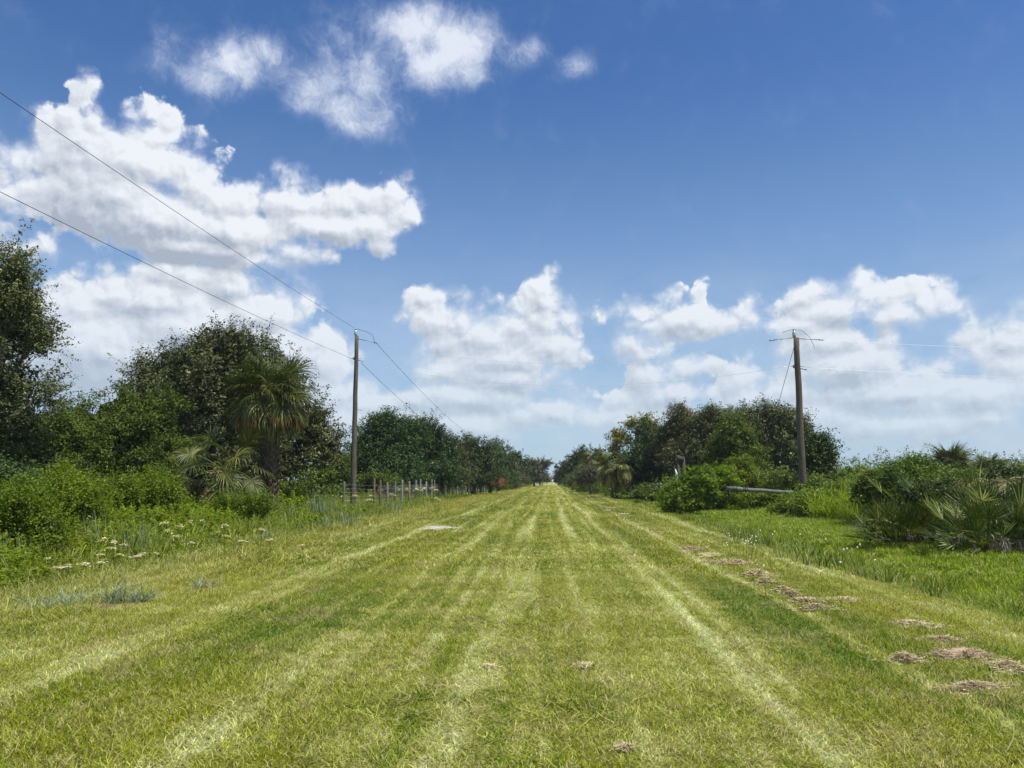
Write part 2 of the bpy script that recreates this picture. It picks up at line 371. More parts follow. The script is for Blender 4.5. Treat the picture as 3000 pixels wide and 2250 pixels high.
def tone_group():
    """colour of the mown and unmown grass as a function of where it grows"""
    g = bpy.data.node_groups.new('grass_tone', 'ShaderNodeTree')
    g.interface.new_socket('Color', in_out='OUTPUT', socket_type='NodeSocketColor')
    g.interface.new_socket('Pale', in_out='OUTPUT', socket_type='NodeSocketFloat')
    t = NT(g)
    pos = t.n('ShaderNodeNewGeometry').outputs['Position']; s = t.sep(pos)
    flat = t.comb(s[0], s[1], 0.0)
    wob = t.m('MULTIPLY', t.m('SUBTRACT', t.noise(t.comb(0.0, s[1], 3.0), .05, 2, .5), .5), .8)
    fine = t.m('MULTIPLY', t.m('SUBTRACT', t.noise(flat, .9, 3, .6), .5), .3)
    rag = t.m('MULTIPLY', t.m('SUBTRACT', t.noise(flat, 5.0, 4, .7), .5), .45)
    X = t.m('ADD', s[0], t.m('ADD', wob, t.m('ADD', rag, fine)))
    st = [(-12, .2), (-9, .2), (-7.4, .3), (-6, .42), (-5, .28), (-4.45, .28), (-4.12, .68), (-3.8, .20), (-3.3, .04), (-2.75, .16), (-2.45, .25), (-2.15, .66),
          (-1.8, .30), (-1.35, .35), (-1.0, .38), (-.72, .72), (-.42, .34), (0, .34), (.5, .55), (.95, .42), (1.22, .45), (1.6, .66), (2.0, .34), (2.35, .10),
          (2.78, .12), (2.98, .72), (3.18, .22), (3.7, .18), (4.45, .30), (4.75, .70), (5.5, .16), (8, .03)]
    pale = ramp(t, t.mapr(X, -12, 8), [((x + 12) / 20, v) for x, v in st])
    pale = t.n('ShaderNodeRGBToBW').outputs[0] if False else t.m('ADD', pale, 0.0)
    # broad and small patches, cross marks where the mower turned
    big = t.noise(t.v('MULTIPLY', flat, (1, .45, 1)), .33, 4, .6)
    pale = t.m('ADD', pale, t.m('MULTIPLY', t.m('SUBTRACT', big, .60), 1.1))
    pale = t.m('ADD', pale, t.m('MULTIPLY', t.m('SUBTRACT', t.noise(flat, 5.5, 4, .65), .5), .8))
    cross = t.noise(t.v('MULTIPLY', flat, (.12, 1.2, 1)), .8, 3, .6)
    pale = t.m('ADD', pale, t.m('MULTIPLY', t.m('SUBTRACT', cross, .5), .75), clamp=True)
    streak = t.noise(t.v('MULTIPLY', t.comb(X, s[1], 0.0), (3.4, .06, 1)), 1.0, 5, .7)
    pale = t.m('ADD', pale, t.m('MULTIPLY', t.m('SUBTRACT', streak, .5), t.mapr(s[1], 5, 30, 1.9, 3.2)), clamp=True)
    lines = t.mapr(t.noise(t.v('MULTIPLY', t.comb(t.m('ADD', s[0], wob), s[1], 7.0), (3.1, .045, 1)), 1.0, 3, .6), .53, .66)
    pale = t.m('ADD', pale, t.m('MULTIPLY', t.m('MULTIPLY', lines, .42), t.mapr(t.noise(flat, 2.2, 3, .7), .35, .55)), clamp=True)
    yel = t.mapr(t.noise(t.v('MULTIPLY', flat, (1, .35, 1)), .45, 4, .6), .40, .64)
    green = t.mix(yel, GREEN_A, GREEN_B)
    dry = t.mapr(t.noise(t.v('MULTIPLY', flat, (1, .6, 1)), 1.5, 6, .75), .50, .62)
    paler = t.mix(t.noise(flat, .7, 3, .5), STRAW_A, STRAW_B)
    col = t.mix(t.mapr(pale, 0.0, .5), green, (.41, .43, .075))
    col = t.mix(t.mapr(pale, .4, 1.0), col, paler)
    col = t.mix(t.m('MULTIPLY', dry, .42), col, THATCH)
    verge = t.m('MULTIPLY', t.m('MULTIPLY', t.mapr(s[0], -8.6, -7.2), t.mapr(s[0], -6.2, -4.8, 1.0, 0.0)), t.mapr(t.noise(t.v('MULTIPLY', flat, (1, .3, 1)), .4, 4, .6), .38, .6))
    col = t.mix(t.m('MULTIPLY', verge, t.mapr(s[1], 14, 40, .25, .8)), col, (.46, .38, .035))
    lush = t.m('MAXIMUM', t.mapr(s[0], 5.4, 7.5), t.mapr(s[0], -8.0, -9.5))
    lcol = t.mix(t.noise(flat, .35, 4, .6), LUSH_A, LUSH_B)
    col = t.mix(t.m('MULTIPLY', lush, .85), col, lcol)
    pasture = t.m('MAXIMUM', t.mapr(s[0], 13.0, 20.0), t.m('MAXIMUM', t.mapr(s[0], -13.0, -18.0), 0.0))
    col = t.mix(t.m('MULTIPLY', pasture, .8), col, (.17, .19, .06))
    go = t.n('NodeGroupOutput'); t.L.new(col, go.inputs[0]); t.L.new(pale, go.inputs[1])
    return g
GREEN_A, GREEN_B = (.132, .222, .008), (.315, .330, .010)
STRAW_A, STRAW_B = (.78, .81, .50), (.66, .69, .32)
THATCH = (.58, .47, .25)
LUSH_A, LUSH_B = (.17, .30, .008), (.38, .47, .010)
TONE = tone_group()

def tone_node(t):
    n = t.n('ShaderNodeGroup'); n.node_tree = TONE; return n.outputs
def ground_mat():
    m, t = new_mat('grassy_ground')
    o = tone_node(t); flat = t.n('ShaderNodeNewGeometry').outputs['Position']
    n1 = t.noise(flat, 14, 5, .75); n2 = t.noise(flat, 60, 3, .7)
    col = t.mix(t.mapr(n1, .35, .65), t.mix(1.0, o[0], (.50, .52, .5), 'MULTIPLY'), t.mix(1.0, o[0], (1.12, 1.05, 1.2), 'MULTIPLY'))
    # fields far off: rough pasture
    finish(t, bsdf(t, col, .9, .1, t.m('ADD', n1, t.m('MULTIPLY', n2, .5)), .9, .12)); return m
def blade_mat(name, tint=(1, 1, 1), own=None, trans=.35):
    m, t = new_mat(name)
    col = tone_node(t)[0]
    rnd = attr(t, 'tone')
    if own is not None: col = t.mix(.45, col, ramp(t, rnd, own))
    v = t.m('MULTIPLY_ADD', t.m('POWER', rnd, 1.6), 1.25, .45)
    col = t.mix(1.0, col, t.comb(v, v, v), 'MULTIPLY')
    col = t.mix(1.0, col, tint, 'MULTIPLY')
    dryb = t.m('GREATER_THAN', t.m('FRACT', t.m('MULTIPLY', rnd, 37.7)), .76)
    col = t.mix(t.m('MULTIPLY', dryb, .6), col, (.66, .56, .30))
    b = bsdf(t, col, .6, .10)
    tr = t.n('ShaderNodeBsdfTranslucent'); t.L.new(t.mix(1.0, col, (1.1, 1.2, .5), 'MULTIPLY'), tr.inputs[0])
    mx = t.n('ShaderNodeMixShader'); mx.inputs[0].default_value = trans
    t.L.new(b, mx.inputs[1]); t.L.new(tr.outputs[0], mx.inputs[2]); finish(t, mx.outputs[0]); return m

M = {}
M['ground'] = ground_mat()
M['blade'] = blade_mat('mown_grass')
M['tall'] = blade_mat('tall_grass', own=[(0, (.09, .17, .02)), (.6, (.19, .27, .03)), (1, (.36, .34, .12))])
M['rush'] = blade_mat('rush', own=[(0, (.045, .11, .02)), (1, (.10, .20, .03))])
M['herb'] = leaf_mat('herb_leaf', [(0, (.075, .125, .012)), (.5, (.155, .235, .02)), (1, (.30, .38, .045))], .45)
M['oak'] = leaf_mat('oak_leaf', [(0, (.036, .048, .017)), (.5, (.075, .094, .034)), (.85, (.145, .165, .068)), (1, (.27, .28, .16))], .12, .42, .5)
M['dark'] = leaf_mat('dark_leaf', [(0, (.018, .040, .010)), (.5, (.036, .075, .018)), (1, (.085, .14, .03))], .12, .40, .5)
M['mid'] = leaf_mat('mid_green_leaf', [(0, (.035, .065, .012)), (.5, (.075, .125, .018)), (1, (.16, .23, .035))], .25, .45, .4)
M['bright'] = leaf_mat('bright_leaf', [(0, (.055, .10, .012)), (.5, (.125, .205, .016)), (1, (.26, .36, .03))], .42, .42, .45)
M['lime'] = leaf_mat('lime_leaf', [(0, (.14, .24, .015)), (1, (.34, .44, .03))], .35)
M['grey'] = leaf_mat('grey_leaf', [(0, (.06, .065, .045)), (.6, (.11, .115, .08)), (1, (.20, .20, .15))], .1)
M['far'] = leaf_mat('far_leaf', [(0, (.035, .055, .025)), (1, (.085, .11, .05))], .1)
M['autumn'] = leaf_mat('yellowing_leaf', [(0, (.09, .12, .02)), (.6, (.20, .22, .04)), (1, (.36, .26, .05))], .35)
M['vine'] = leaf_mat('vine_leaf', [(0, (.05, .085, .02)), (.5, (.11, .16, .03)), (.9, (.2, .28, .05)), (1, (.34, .38, .16))], .3, .38, .5)
M['palm'] = leaf_mat('palm_frond', [(0, (.040, .062, .016)), (.45, (.095, .125, .026)), (.75, (.22, .24, .06)), (1, (.46, .45, .20))], .15, .35, .6)
M['palmetto'] = leaf_mat('palmetto_frond', [(0, (.028, .056, .010)), (.5, (.066, .110, .018)), (.86, (.17, .215, .055)), (1, (.48, .49, .29))], .2, .4, .4)
M['dead'] = leaf_mat('dead_frond', [(0, (.10, .06, .035)), (.5, (.24, .145, .085)), (1, (.42, .30, .19))], .15, .7, .2)
M['greydead'] = leaf_mat('grey_dead_frond', [(0, (.14, .11, .09)), (1, (.40, .36, .34))], .1, .7, .2)
M['yellowdead'] = leaf_mat('yellow_dead_frond', [(0, (.30, .26, .12)), (1, (.55, .52, .32))], .2, .6, .3)
M['hay'] = leaf_mat('dry_hay', [(0, (.245, .215, .155)), (.5, (.43, .38, .28)), (1, (.62, .57, .44))], .1, .8, .1)
M['bluegreen'] = leaf_mat('blue_green_stem', [(0, (.09, .10, .075)), (.4, (.17, .23, .17)), (1, (.30, .40, .34))], .2)
M['umbel'] = leaf_mat('cream_flower', [(0, (.42, .40, .28)), (1, (.75, .75, .60))], .2, .8, .1)
M['white'] = plain('white_petal', (.82, .82, .78), .8, .1)
M['bark'] = wood_mat('bark', (.055, .045, .036), (.20, .18, .15))
M['boots'] = wood_mat('palm_bark', (.055, .035, .022), (.21, .16, .11), (5, 5, 3))
M['pole'] = wood_mat('weathered_pole', (.052, .044, .034), (.165, .142, .108))
M['post'] = wood_mat('fence_post_wood', (.11, .095, .085), (.30, .275, .25))
M['postred'] = wood_mat('reddish_post_wood', (.13, .085, .06), (.27, .19, .15))
M['grey_wood'] = wood_mat('grey_wood', (.10, .095, .09), (.25, .24, .23))
M['wire'] = plain('dark_wire', (.05, .05, .055), .5, .4, .3)
M['bare_wire'] = plain('bright_wire', (.86, .87, .9), .35, .6, .25)
M['glazed'] = plain('pale_green_glaze', (.32, .44, .40), .2, .6)
M['disc'] = plain('dark_disc', (.10, .14, .12), .25, .6)
M['steel'] = plain('galvanised_steel', (.33, .34, .35), .5, .5, .6)
M['yellow'] = plain('yellow_guard', (.62, .56, .26), .6, .3)
M['sand'] = None

# ---------------------------------------------------------------- ground
def build_ground():
    xs = np.concatenate([-np.geomspace(3500, 30, 22), np.arange(-28, -14, 1.0), np.arange(-14, 14, .25), np.arange(14, 28, 1.0), np.geomspace(30, 3500, 22)])
    ys = np.concatenate([[-400, -200, -100, -50], np.arange(-20, 0, 2.), np.arange(0, 40, .5), np.arange(40, 120, 2.), np.geomspace(122, 4200, 40)])
    X, Y = np.meshgrid(xs, ys); Z = hz(X, Y)
    Z = np.where(Y > 900, Z * 0, Z)
    i = np.arange(X.size).reshape(X.shape)
    F = np.stack([i[:-1, :-1], i[:-1, 1:], i[1:, 1:], i[1:, :-1]], -1).reshape(-1, 4)
    o = mesh_obj('ground', np.stack([X, Y, Z], -1), F, M['ground'], smooth=True); o['kind'] = 'structure'
build_ground()

def sheet(name, cx, cy, rx, ry, mat, lift=.006, seed=1, jag=.25, parent=None):
    rg = np.random.RandomState(seed); n = 40; rings = 5; V = [(cx, cy, gz(cx, cy) + lift + .03)]; F = []
    ph = rg.rand(5) * 6.28
    for r in range(1, rings + 1):
        for k in range(n):
            a = 2 * math.pi * k / n
            q = 1 + jag * (math.sin(2 * a + ph[0]) * .4 + math.sin(3 * a + ph[1]) * .4 + math.sin(7 * a + ph[2]) * .3 + math.sin(13 * a + ph[3]) * .2)
            x = cx + rx * q * r / rings * math.cos(a); y = cy + ry * q * r / rings * math.sin(a)
            V.append((x, y, gz(x, y) + lift + .03 * (1 - r / rings)))
    for k in range(n): F.append([0, 1 + k, 1 + (k + 1) % n])
    for r in range(rings - 1):
        for k in range(n):
            a, b = 1 + r * n + k, 1 + r * n + (k + 1) % n
            F.append([a, a + n, b + n, b])
    return mesh_obj(name, V, F, mat, smooth=True)
def sand_mat():
    m, t = new_mat('white_sand'); P = t.n('ShaderNodeNewGeometry').outputs['Position']
    n = t.noise(P, 5, 5, .7)
    c = ramp(t, n, [(.30, (.20, .17, .10)), (.46, (.40, .36, .28)), (.62, (.68, .64, .57))])
    finish(t, bsdf(t, c, .95, .1, t.noise(P, 25, 4, .7), .6, .05)); return m
M['sand'] = sand_mat()
p = at(445, 527, 26.3)
o = sheet('sand_patch', p.x, 26.4, .95, 1.9, M['sand'], seed=3, jag=.5); o['kind'] = 'structure'
p = at(486, 509.5, 44)
o = sheet('sand_patch', p.x, 44, .5, .9, M['sand'], seed=4, jag=.5); o['kind'] = 'structure'
o = sheet('road', 0.5, 640, 20, 14, M['sand'], seed=7, jag=.1, lift=.05); o['kind'] = 'structure'
for k, (px, Y) in enumerate(((532, 330), (560, 345))):
    p = at(px, 483, Y); o = sheet('sand_patch', p.x, Y, 3.0, 5, M['sand'], seed=9 + k, jag=.4, lift=.05); o['kind'] = 'structure'
SAND = [(at(445, 527, 26.3).x, 26.4, 1.0, 1.9), (at(486, 509.5, 44).x, 44, .5, .9)]

# ---------------------------------------------------------------- grass
def blades(rg, n, size, h, w, lean=.6, segs=3, curve=.5, disc=False, clump=0):
    """n grass blades on a square patch: arched strips that end in a point"""
    x = (rg.rand(n) - .5) * size; y = (rg.rand(n) - .5) * size
    if clump:
        c = rg.randint(0, clump, n); cx = (rg.rand(clump) - .5) * size; cy = (rg.rand(clump) - .5) * size
        x = cx[c] + rg.randn(n) * size * .04; y = cy[c] + rg.randn(n) * size * .04
    H = h * (.45 + .75 * rg.rand(n)); W = w * (.7 + .6 * rg.rand(n))
    a = rg.rand(n) * 6.283; le = lean * rg.rand(n) ** .8
    dx, dy = np.cos(a), np.sin(a); fx, fy = -dy, dx
    tw = rg.rand(n) * 6.283; fx, fy = np.cos(tw), np.sin(tw)
    V = np.zeros((n, 2 * segs + 1, 3))
    for k in range(segs + 1):
        u = k / segs
        th = le + curve * u * (.5 + rg.rand(n))        # bend away from upright
        r = H * u * np.sin(th * .8); z = H * u * np.cos(th * .8)
        if k < segs:
            ww = W * (1 - u ** 2 * .8) * .5
            V[:, 2 * k] = np.stack([x + dx * r - fx * ww, y + dy * r - fy * ww, z], -1)
            V[:, 2 * k + 1] = np.stack([x + dx * r + fx * ww, y + dy * r + fy * ww, z], -1)
        else:
            V[:, 2 * k] = np.stack([x + dx * r, y + dy * r, z], -1)
    base = (np.arange(n) * (2 * segs + 1))[:, None]
    F = []
    for k in range(segs - 1):
        q = base + np.array([[2 * k, 2 * k + 1, 2 * k + 3, 2 * k + 2]]); F.append(q)
    F3 = base + np.array([[2 * segs - 2, 2 * segs - 1, 2 * segs]])
    fl = [list(r) for q in F for r in q.tolist()] + F3.tolist()
    tone = np.repeat(rg.rand(n), 2 * segs + 1)
    return V.reshape(-1, 3), fl, tone

def proto(name, V, F, tone, mat):
    return mesh_obj(name, V, F, mat, attrs={'tone': tone}, link=False)

def scatter(name, pts, scl, rot, idx, protos, mat, tilt=None):
    """one object that carries a point for every tuft and sets a tuft on each"""
    pts = np.asarray(pts, np.float32)
    me = bpy.data.meshes.new(name); me.vertices.add(len(pts)); me.vertices.foreach_set('co', pts.ravel())
    for k, v, ty in (('idx', idx, 'INT'), ('spin', rot, 'FLOAT')):
        a = me.attributes.new(k, ty, 'POINT'); a.data.foreach_set('value', np.asarray(v, np.int32 if ty == 'INT' else np.float32))
    a = me.attributes.new('size', 'FLOAT_VECTOR', 'POINT'); a.data.foreach_set('vector', np.asarray(scl, np.float32).ravel())
    o = bpy.data.objects.new(name, me); COL.objects.link(o); me.materials.append(mat)
    g = bpy.data.node_groups.new(name + '_tufts', 'GeometryNodeTree')
    g.interface.new_socket('Geometry', in_out='INPUT', socket_type='NodeSocketGeometry')
    g.interface.new_socket('Geometry', in_out='OUTPUT', socket_type='NodeSocketGeometry')
    N = g.nodes.new; gi = N('NodeGroupInput'); go = N('NodeGroupOutput')
    m2p = N('GeometryNodeMeshToPoints'); iop = N('GeometryNodeInstanceOnPoints'); jn = N('GeometryNodeJoinGeometry')
    g.links.new(gi.outputs[0], m2p.inputs[0]); g.links.new(m2p.outputs[0], iop.inputs['Points'])
    for pr in reversed(protos):
        oi = N('GeometryNodeObjectInfo'); oi.inputs['Object'].default_value = pr; oi.inputs['As Instance'].default_value = True
        g.links.new(oi.outputs['Geometry'], jn.inputs[0])
    g.links.new(jn.outputs[0], iop.inputs['Instance']); iop.inputs['Pick Instance'].default_value = True
    def na(nm, ty):
        n = N('GeometryNodeInputNamedAttribute'); n.data_type = ty; n.inputs[0].default_value = nm; return n.outputs[0]
    g.links.new(na('idx', 'INT'), iop.inputs['Instance Index'])
    cx = N('ShaderNodeCombineXYZ'); g.links.new(na('spin', 'FLOAT'), cx.inputs[2])
    e2r = N('FunctionNodeEulerToRotation'); g.links.new(cx.outputs[0], e2r.inputs[0]); g.links.new(e2r.outputs[0], iop.inputs['Rotation'])
    g.links.new(na('size', 'FLOAT_VECTOR'), iop.inputs['Scale'])
    g.links.new(iop.outputs[0], go.inputs[0])
    md = o.modifiers.new('tufts', 'NODES'); md.node_group = g
    o['kind'] = 'stuff'
    return o

rg = np.random.RandomState(11)
def cells(y0, y1, step, x0=-60, x1=60, margin=1.8):
    out = []
    y = y0
    while y < y1:
        xa, xb = max(x0, -.72 * y - margin), min(x1, .62 * y + margin)
        n = max(0, int((xb - xa) / step) + 1)
        xs = xa + np.arange(n) * step + (rg.rand(n) - .5) * step * .7
        out.append(np.stack([xs, y + (rg.rand(n) - .5) * step * .7], -1)); y += step
    return np.concatenate(out)
def off_sand(p, k=1.0):
    m = np.ones(len(p), bool)
    for x, y, rx, ry in SAND: m &= ((p[:, 0] - x) / (rx * k)) ** 2 + ((p[:, 1] - y) / (ry * k)) ** 2 > 1
    m &= ~(((p[:, 0] + 5.5) / .72) ** 2 + ((p[:, 1] - 9.88) / .16) ** 2 < 1)
    return m
HX = [-9, -7.5, -6, -5, -4.2, -3.9, -3.3, -2.6, -2.2, -1.8, -1.2, -.6, 0, 1, 1.6, 2.2, 2.6, 2.95, 3.3, 4.2, 4.8, 5.4, 6.3, 9]
HY = [2.0, 1.7, 1.25, 1.1, .8, 1.0, 1.15, .95, .7, .9, .85, .7, .8, .8, .7, 1.0, 1.1, .8, 1.0, 1.05, 1.1, 1.4, 1.8, 1.7]
def hscale(p):
    return np.interp(p[:, 0], HX, HY) * (1 + .25 * np.sin(p[:, 0] * 2.3 + 1.1 * p[:, 1]) * np.sin(p[:, 1] * 1.3)) * (.85 + .3 * rg.rand(len(p)))
def grass():
    near = [proto('tuft_near', *blades(rg, 1750, .64, .085, .0064, 1.3, 3, .9), M['blade']) for _ in range(5)]
    midp = [proto('tuft_mid', *blades(rg, 1500, 1.25, .10, .014, 1.1, 2, .8), M['blade']) for _ in range(4)]
    farp = [proto('tuft_far', *blades(rg, 1500, 3.2, .12, .035, 1.0, 1, .6), M['blade']) for _ in range(3)]
    P1 = cells(3.0, 14, .37); P2 = cells(14, 34, .85, -9.5, 16); P3 = cells(34, 100, 2.0, -8.5, 14); P4 = cells(100, 250, 4.0, -8, 7)
    P1 = P1[off_sand(P1, .8)]; P2 = P2[off_sand(P2, .66)]; P3 = P3[off_sand(P3, 1.0)]
    P = np.concatenate([P1, P2, P3, P4]); idx = np.concatenate([rg.randint(0, 5, len(P1)), 5 + rg.randint(0, 4, len(P2)), 9 + rg.randint(0, 3, len(P3) + len(P4))])
    h = hscale(P); w_ = np.where(P[:, 1] > 100, 1.8, 1.0); scl = np.stack([w_, w_, h], -1)
    pts = np.stack([P[:, 0], P[:, 1], hz(P[:, 0], P[:, 1]) - .008], -1)
    scatter('grass', pts, scl, rg.rand(len(P)) * 6.28, idx, near + midp + farp, M['blade'])
grass()
def tall_grass():
    pr = [proto('tuft_tall', *blades(rg, 260, .8, .34, .0085, .8, 4, 1.0, clump=26), M['tall']) for _ in range(3)]
    pr += [proto('tuft_tall_wide', *blades(rg, 420, 1.6, .36, .016, .7, 3, .9, clump=40), M['tall']) for _ in range(3)]
    A = cells(3.0, 16, .62); B = cells(16, 75, 1.25)
    def dens(p):
        x = p[:, 0]; d = np.interp(x, [-60, -9, -7.2, -6, -5, 5.0, 6.0, 7.8, 9.5, 16, 60], [1, 1, .95, .6, .05, .02, .5, .9, .6, .5, 1])
        return rg.rand(len(p)) < d
    A = A[dens(A)]; B = B[dens(B)]; A = A[off_sand(A, 1.2)]; B = B[off_sand(B, 1.2)]
    P = np.concatenate([A, B]); idx = np.concatenate([rg.randint(0, 3, len(A)), 3 + rg.randint(0, 3, len(B))])
    h = np.interp(P[:, 0], [-60, -10.3, -9.4, -8.4, -7.2, -6, -5, 5, 6.5, 8, 9, 12, 60], [2.6, 2.3, 1.9, 1.25, .9, .65, .5, .4, 1.0, .8, .55, .6, 1.2]) * (.75 + .5 * rg.rand(len(P)))
    pts = np.stack([P[:, 0], P[:, 1], hz(P[:, 0], P[:, 1]) - .01], -1)
    scatter('tall_grass', pts, np.stack([np.ones(len(P)), np.ones(len(P)), h], -1), rg.rand(len(P)) * 6.28, idx, pr, M['tall'])
tall_grass()

# ---------------------------------------------------------------- foliage
def leaf_quads(rg, P, Nn, size, aspect=.5, tone=None):
    """one pointed four-cornered leaf per point, facing near Nn"""
    n = len(P)
    Nn = Nn / np.maximum(np.linalg.norm(Nn, axis=1, keepdims=True), 1e-6)
    T = rg.randn(n, 3); T -= Nn * (T * Nn).sum(1, keepdims=True); T /= np.linalg.norm(T, axis=1, keepdims=True)
    B = np.cross(Nn, T)
    L = (np.asarray(size) * np.exp(rg.randn(n) * .25))[:, None] * .5; W = L * aspect
    bend = Nn * L * .25
    V = np.stack([P - T * L, P - B * W + bend, P + T * L, P + B * W + bend], 1).reshape(-1, 3)
    F = np.arange(4 * n, dtype=np.int32).reshape(n, 4)
    tn = np.repeat(rg.rand(n) if tone is None else tone, 4)
    return V, F, tn
def dirnoise(rg, D, f=2.2, k=9):
    s = np.zeros(len(D))
    for _ in range(k):
        a = rg.randn(3) * f; s += np.sin(D @ a + rg.rand() * 6.28) / k ** .5
    return s
def crown_points(rg, lobes, ncl, per, spread=.28, twig=.45, rough=.22, shell=.2, flat=.8, low=-.55, spiky=.2, upness=.35):
    """clusters of leaves in the outer part of a union of ellipsoids; ragged outline, gaps between clusters"""
    vol = np.array([(l[3] * l[4] * l[5]) ** (2 / 3) for l in lobes]); pr = vol / vol.sum()
    which = rg.choice(len(lobes), ncl, p=pr)
    D = rg.randn(ncl, 3); D /= np.linalg.norm(D, axis=1, keepdims=True)
    flip = (D[:, 2] < low); D[flip, 2] *= -1
    C = np.zeros((ncl, 3)); 
    for i, l in enumerate(lobes):
        m = which == i
        if not m.any(): continue
        f = 1 + rough * dirnoise(rg, D[m], 2.6) + rough * .6 * dirnoise(rg, D[m], 6)
        r = (1 - np.abs(rg.randn(m.sum())) * shell); r = np.clip(r, .15, 1.05) * f
        C[m] = np.array(l[:3]) + D[m] * r[:, None] * np.array(l[3:6])
    # gaps
    g = dirnoise(rg, C, 1.6, 12)
    keep = g > -.72; C, D = C[keep], D[keep]; n = len(C)
    ln = twig * (.35 + rg.rand(n)) ; sp = rg.rand(n) < spiky; ln[sp] *= 1.6
    ax = D + rg.randn(n, 3) * .5 + np.array([0, 0, upness]); ax /= np.linalg.norm(ax, axis=1, keepdims=True)
    global TW; TW = (C, ax, ln)
    k = np.repeat(np.arange(n), per); u = rg.rand(len(k)) ** .8
    P = C[k] + ax[k] * (ln[k] * u)[:, None] + rg.randn(len(k), 3) * (spread * (1 - .55 * u))[:, None] * np.array([1, 1, flat])
    Nn = D[k] * .5 + np.array([0, 0, .8]) + rg.randn(len(k), 3) * .75
    ct = rg.rand(n)
    tone = np.clip(ct[k] * .5 + rg.rand(len(k)) * .5 + .12 * (g[keep][k]), 0, 1)
    return P, Nn, tone, C

def tree(name, label, cat, Y, lobes_px, base_px, mat, ncl, per, leaf, seed, group=None, trunk_r=.25, forks=None, bark='bark',
         depth=.85, aspect=.5, twigs=0, fill=2.5, **kw):
    """lobes given as px, py, rx, ry (pixels of the frame) and an optional step back in metres, turned into real lobes at distance Y"""
    rg = np.random.RandomState(seed); rd = random.Random(seed)
    lobes = []
    for l in lobes_px:
        dy = l[4] if len(l) > 4 else rd.uniform(-.5, .5) * l[2] * Y / FPX
        c = at(l[0], l[1], Y + dy); rx = 1.05 * l[2] * (Y + dy) / FPX; rz = 1.05 * l[3] * (Y + dy) / FPX; tw_ = .15 * kw.get('twig', .45); rx = max(rx - tw_, rx * .6); rz = max(rz - tw_, rz * .6)
        lobes.append((c.x, c.y, c.z, rx, rx * depth, rz))
    b = at(base_px, 480, Y); base = Vector((b.x, Y, gz(b.x, Y)))
    root = empty(name, base, label, cat, group)
    P, Nn, tone, C = crown_points(rg, lobes, ncl, per, **kw)
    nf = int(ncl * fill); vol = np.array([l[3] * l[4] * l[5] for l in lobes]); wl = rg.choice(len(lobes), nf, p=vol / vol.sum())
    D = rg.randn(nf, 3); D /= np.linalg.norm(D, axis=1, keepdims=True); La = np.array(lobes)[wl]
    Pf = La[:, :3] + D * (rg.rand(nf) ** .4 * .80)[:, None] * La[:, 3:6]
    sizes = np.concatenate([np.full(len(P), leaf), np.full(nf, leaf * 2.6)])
    P = np.concatenate([P, Pf]); Nn = np.concatenate([Nn, rg.randn(nf, 3)]); tone = np.concatenate([tone, rg.rand(nf) * .45])  # oversized darker filler leaves added inside the crown to block light
    zmin = P[:, 2] > base.z + .05
    P, Nn, tone, sizes = P[zmin], Nn[zmin], tone[zmin], sizes[zmin]
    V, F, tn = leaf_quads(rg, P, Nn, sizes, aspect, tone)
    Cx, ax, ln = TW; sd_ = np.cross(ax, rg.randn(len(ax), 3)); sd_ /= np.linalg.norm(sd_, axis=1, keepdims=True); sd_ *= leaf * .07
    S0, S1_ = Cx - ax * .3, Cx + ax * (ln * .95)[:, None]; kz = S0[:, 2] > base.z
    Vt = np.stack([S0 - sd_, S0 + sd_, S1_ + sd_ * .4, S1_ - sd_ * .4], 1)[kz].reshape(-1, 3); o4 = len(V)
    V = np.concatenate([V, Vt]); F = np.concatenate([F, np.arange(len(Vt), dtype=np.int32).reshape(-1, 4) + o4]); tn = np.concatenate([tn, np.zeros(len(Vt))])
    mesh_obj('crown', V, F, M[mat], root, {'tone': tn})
    mb = MB()
    cz = sum(l[2] for l in lobes) / len(lobes); low = min(l[2] - l[5] for l in lobes)
    fork = Vector((base.x + rd.uniform(-.2, .2), base.y, max(base.z + .35 * (cz - base.z), base.z + .3)))
    mb.tube([base - Vector((0, 0, .2)), base + Vector((0, 0, .15)), base.lerp(fork, .6) + Vector((rd.uniform(-.1, .1), 0, 0)), fork],
            [trunk_r * 1.5, trunk_r * 1.1, trunk_r * .95, trunk_r * .85], 9)
    for l in lobes:
        c = Vector(l[:3]); mid = fork.lerp(c, .5) + Vector((rd.uniform(-.3, .3), rd.uniform(-.3, .3), .25))
        lr = trunk_r * .5
        mb.tube([fork, mid, c], [lr, lr * .7, lr * .35], 6)
        for _ in range(5):
            d = Vector((rd.gauss(0, 1), rd.gauss(0, 1), rd.gauss(.3, .8))).normalized()
            e = c + Vector((d.x * l[3], d.y * l[4], d.z * l[5])) * .85
            s0 = mid.lerp(c, rd.uniform(.2, 1))
            mb.tube([s0, s0.lerp(e, .5) + Vector((0, 0, .1)), e], [lr * .4, lr * .25, .012], 4)
    for i in range(twigs):                       # bare grey twigs among the leaves
        c = Vector(C[rd.randrange(len(C))]); d = Vector((rd.gauss(0, 1), rd.gauss(0, 1), rd.gauss(.5, 1))).normalized()
        mb.tube([c, c + d * .5, c + d * 1.0 + Vector((rd.gauss(0, .2), 0, rd.gauss(0, .2)))], [.02, .014, .006], 3)
    mb.build('trunk', M[bark], root)
    return root

def shrub(name, label, cat, Y, lobes_px, mat, ncl, per, leaf, seed, group=None, **kw):
    kw.setdefault('low', -.9); kw.setdefault('spread', .14); kw.setdefault('twig', .28); kw.setdefault('trunk_r', .035); kw.setdefault('rough', .36); kw.setdefault('upness', .8)
    bx = sum(l[0] for l in lobes_px) / len(lobes_px)
    return tree(name, label, cat, Y, lobes_px, bx, mat, ncl, per, leaf, seed, group, **kw)

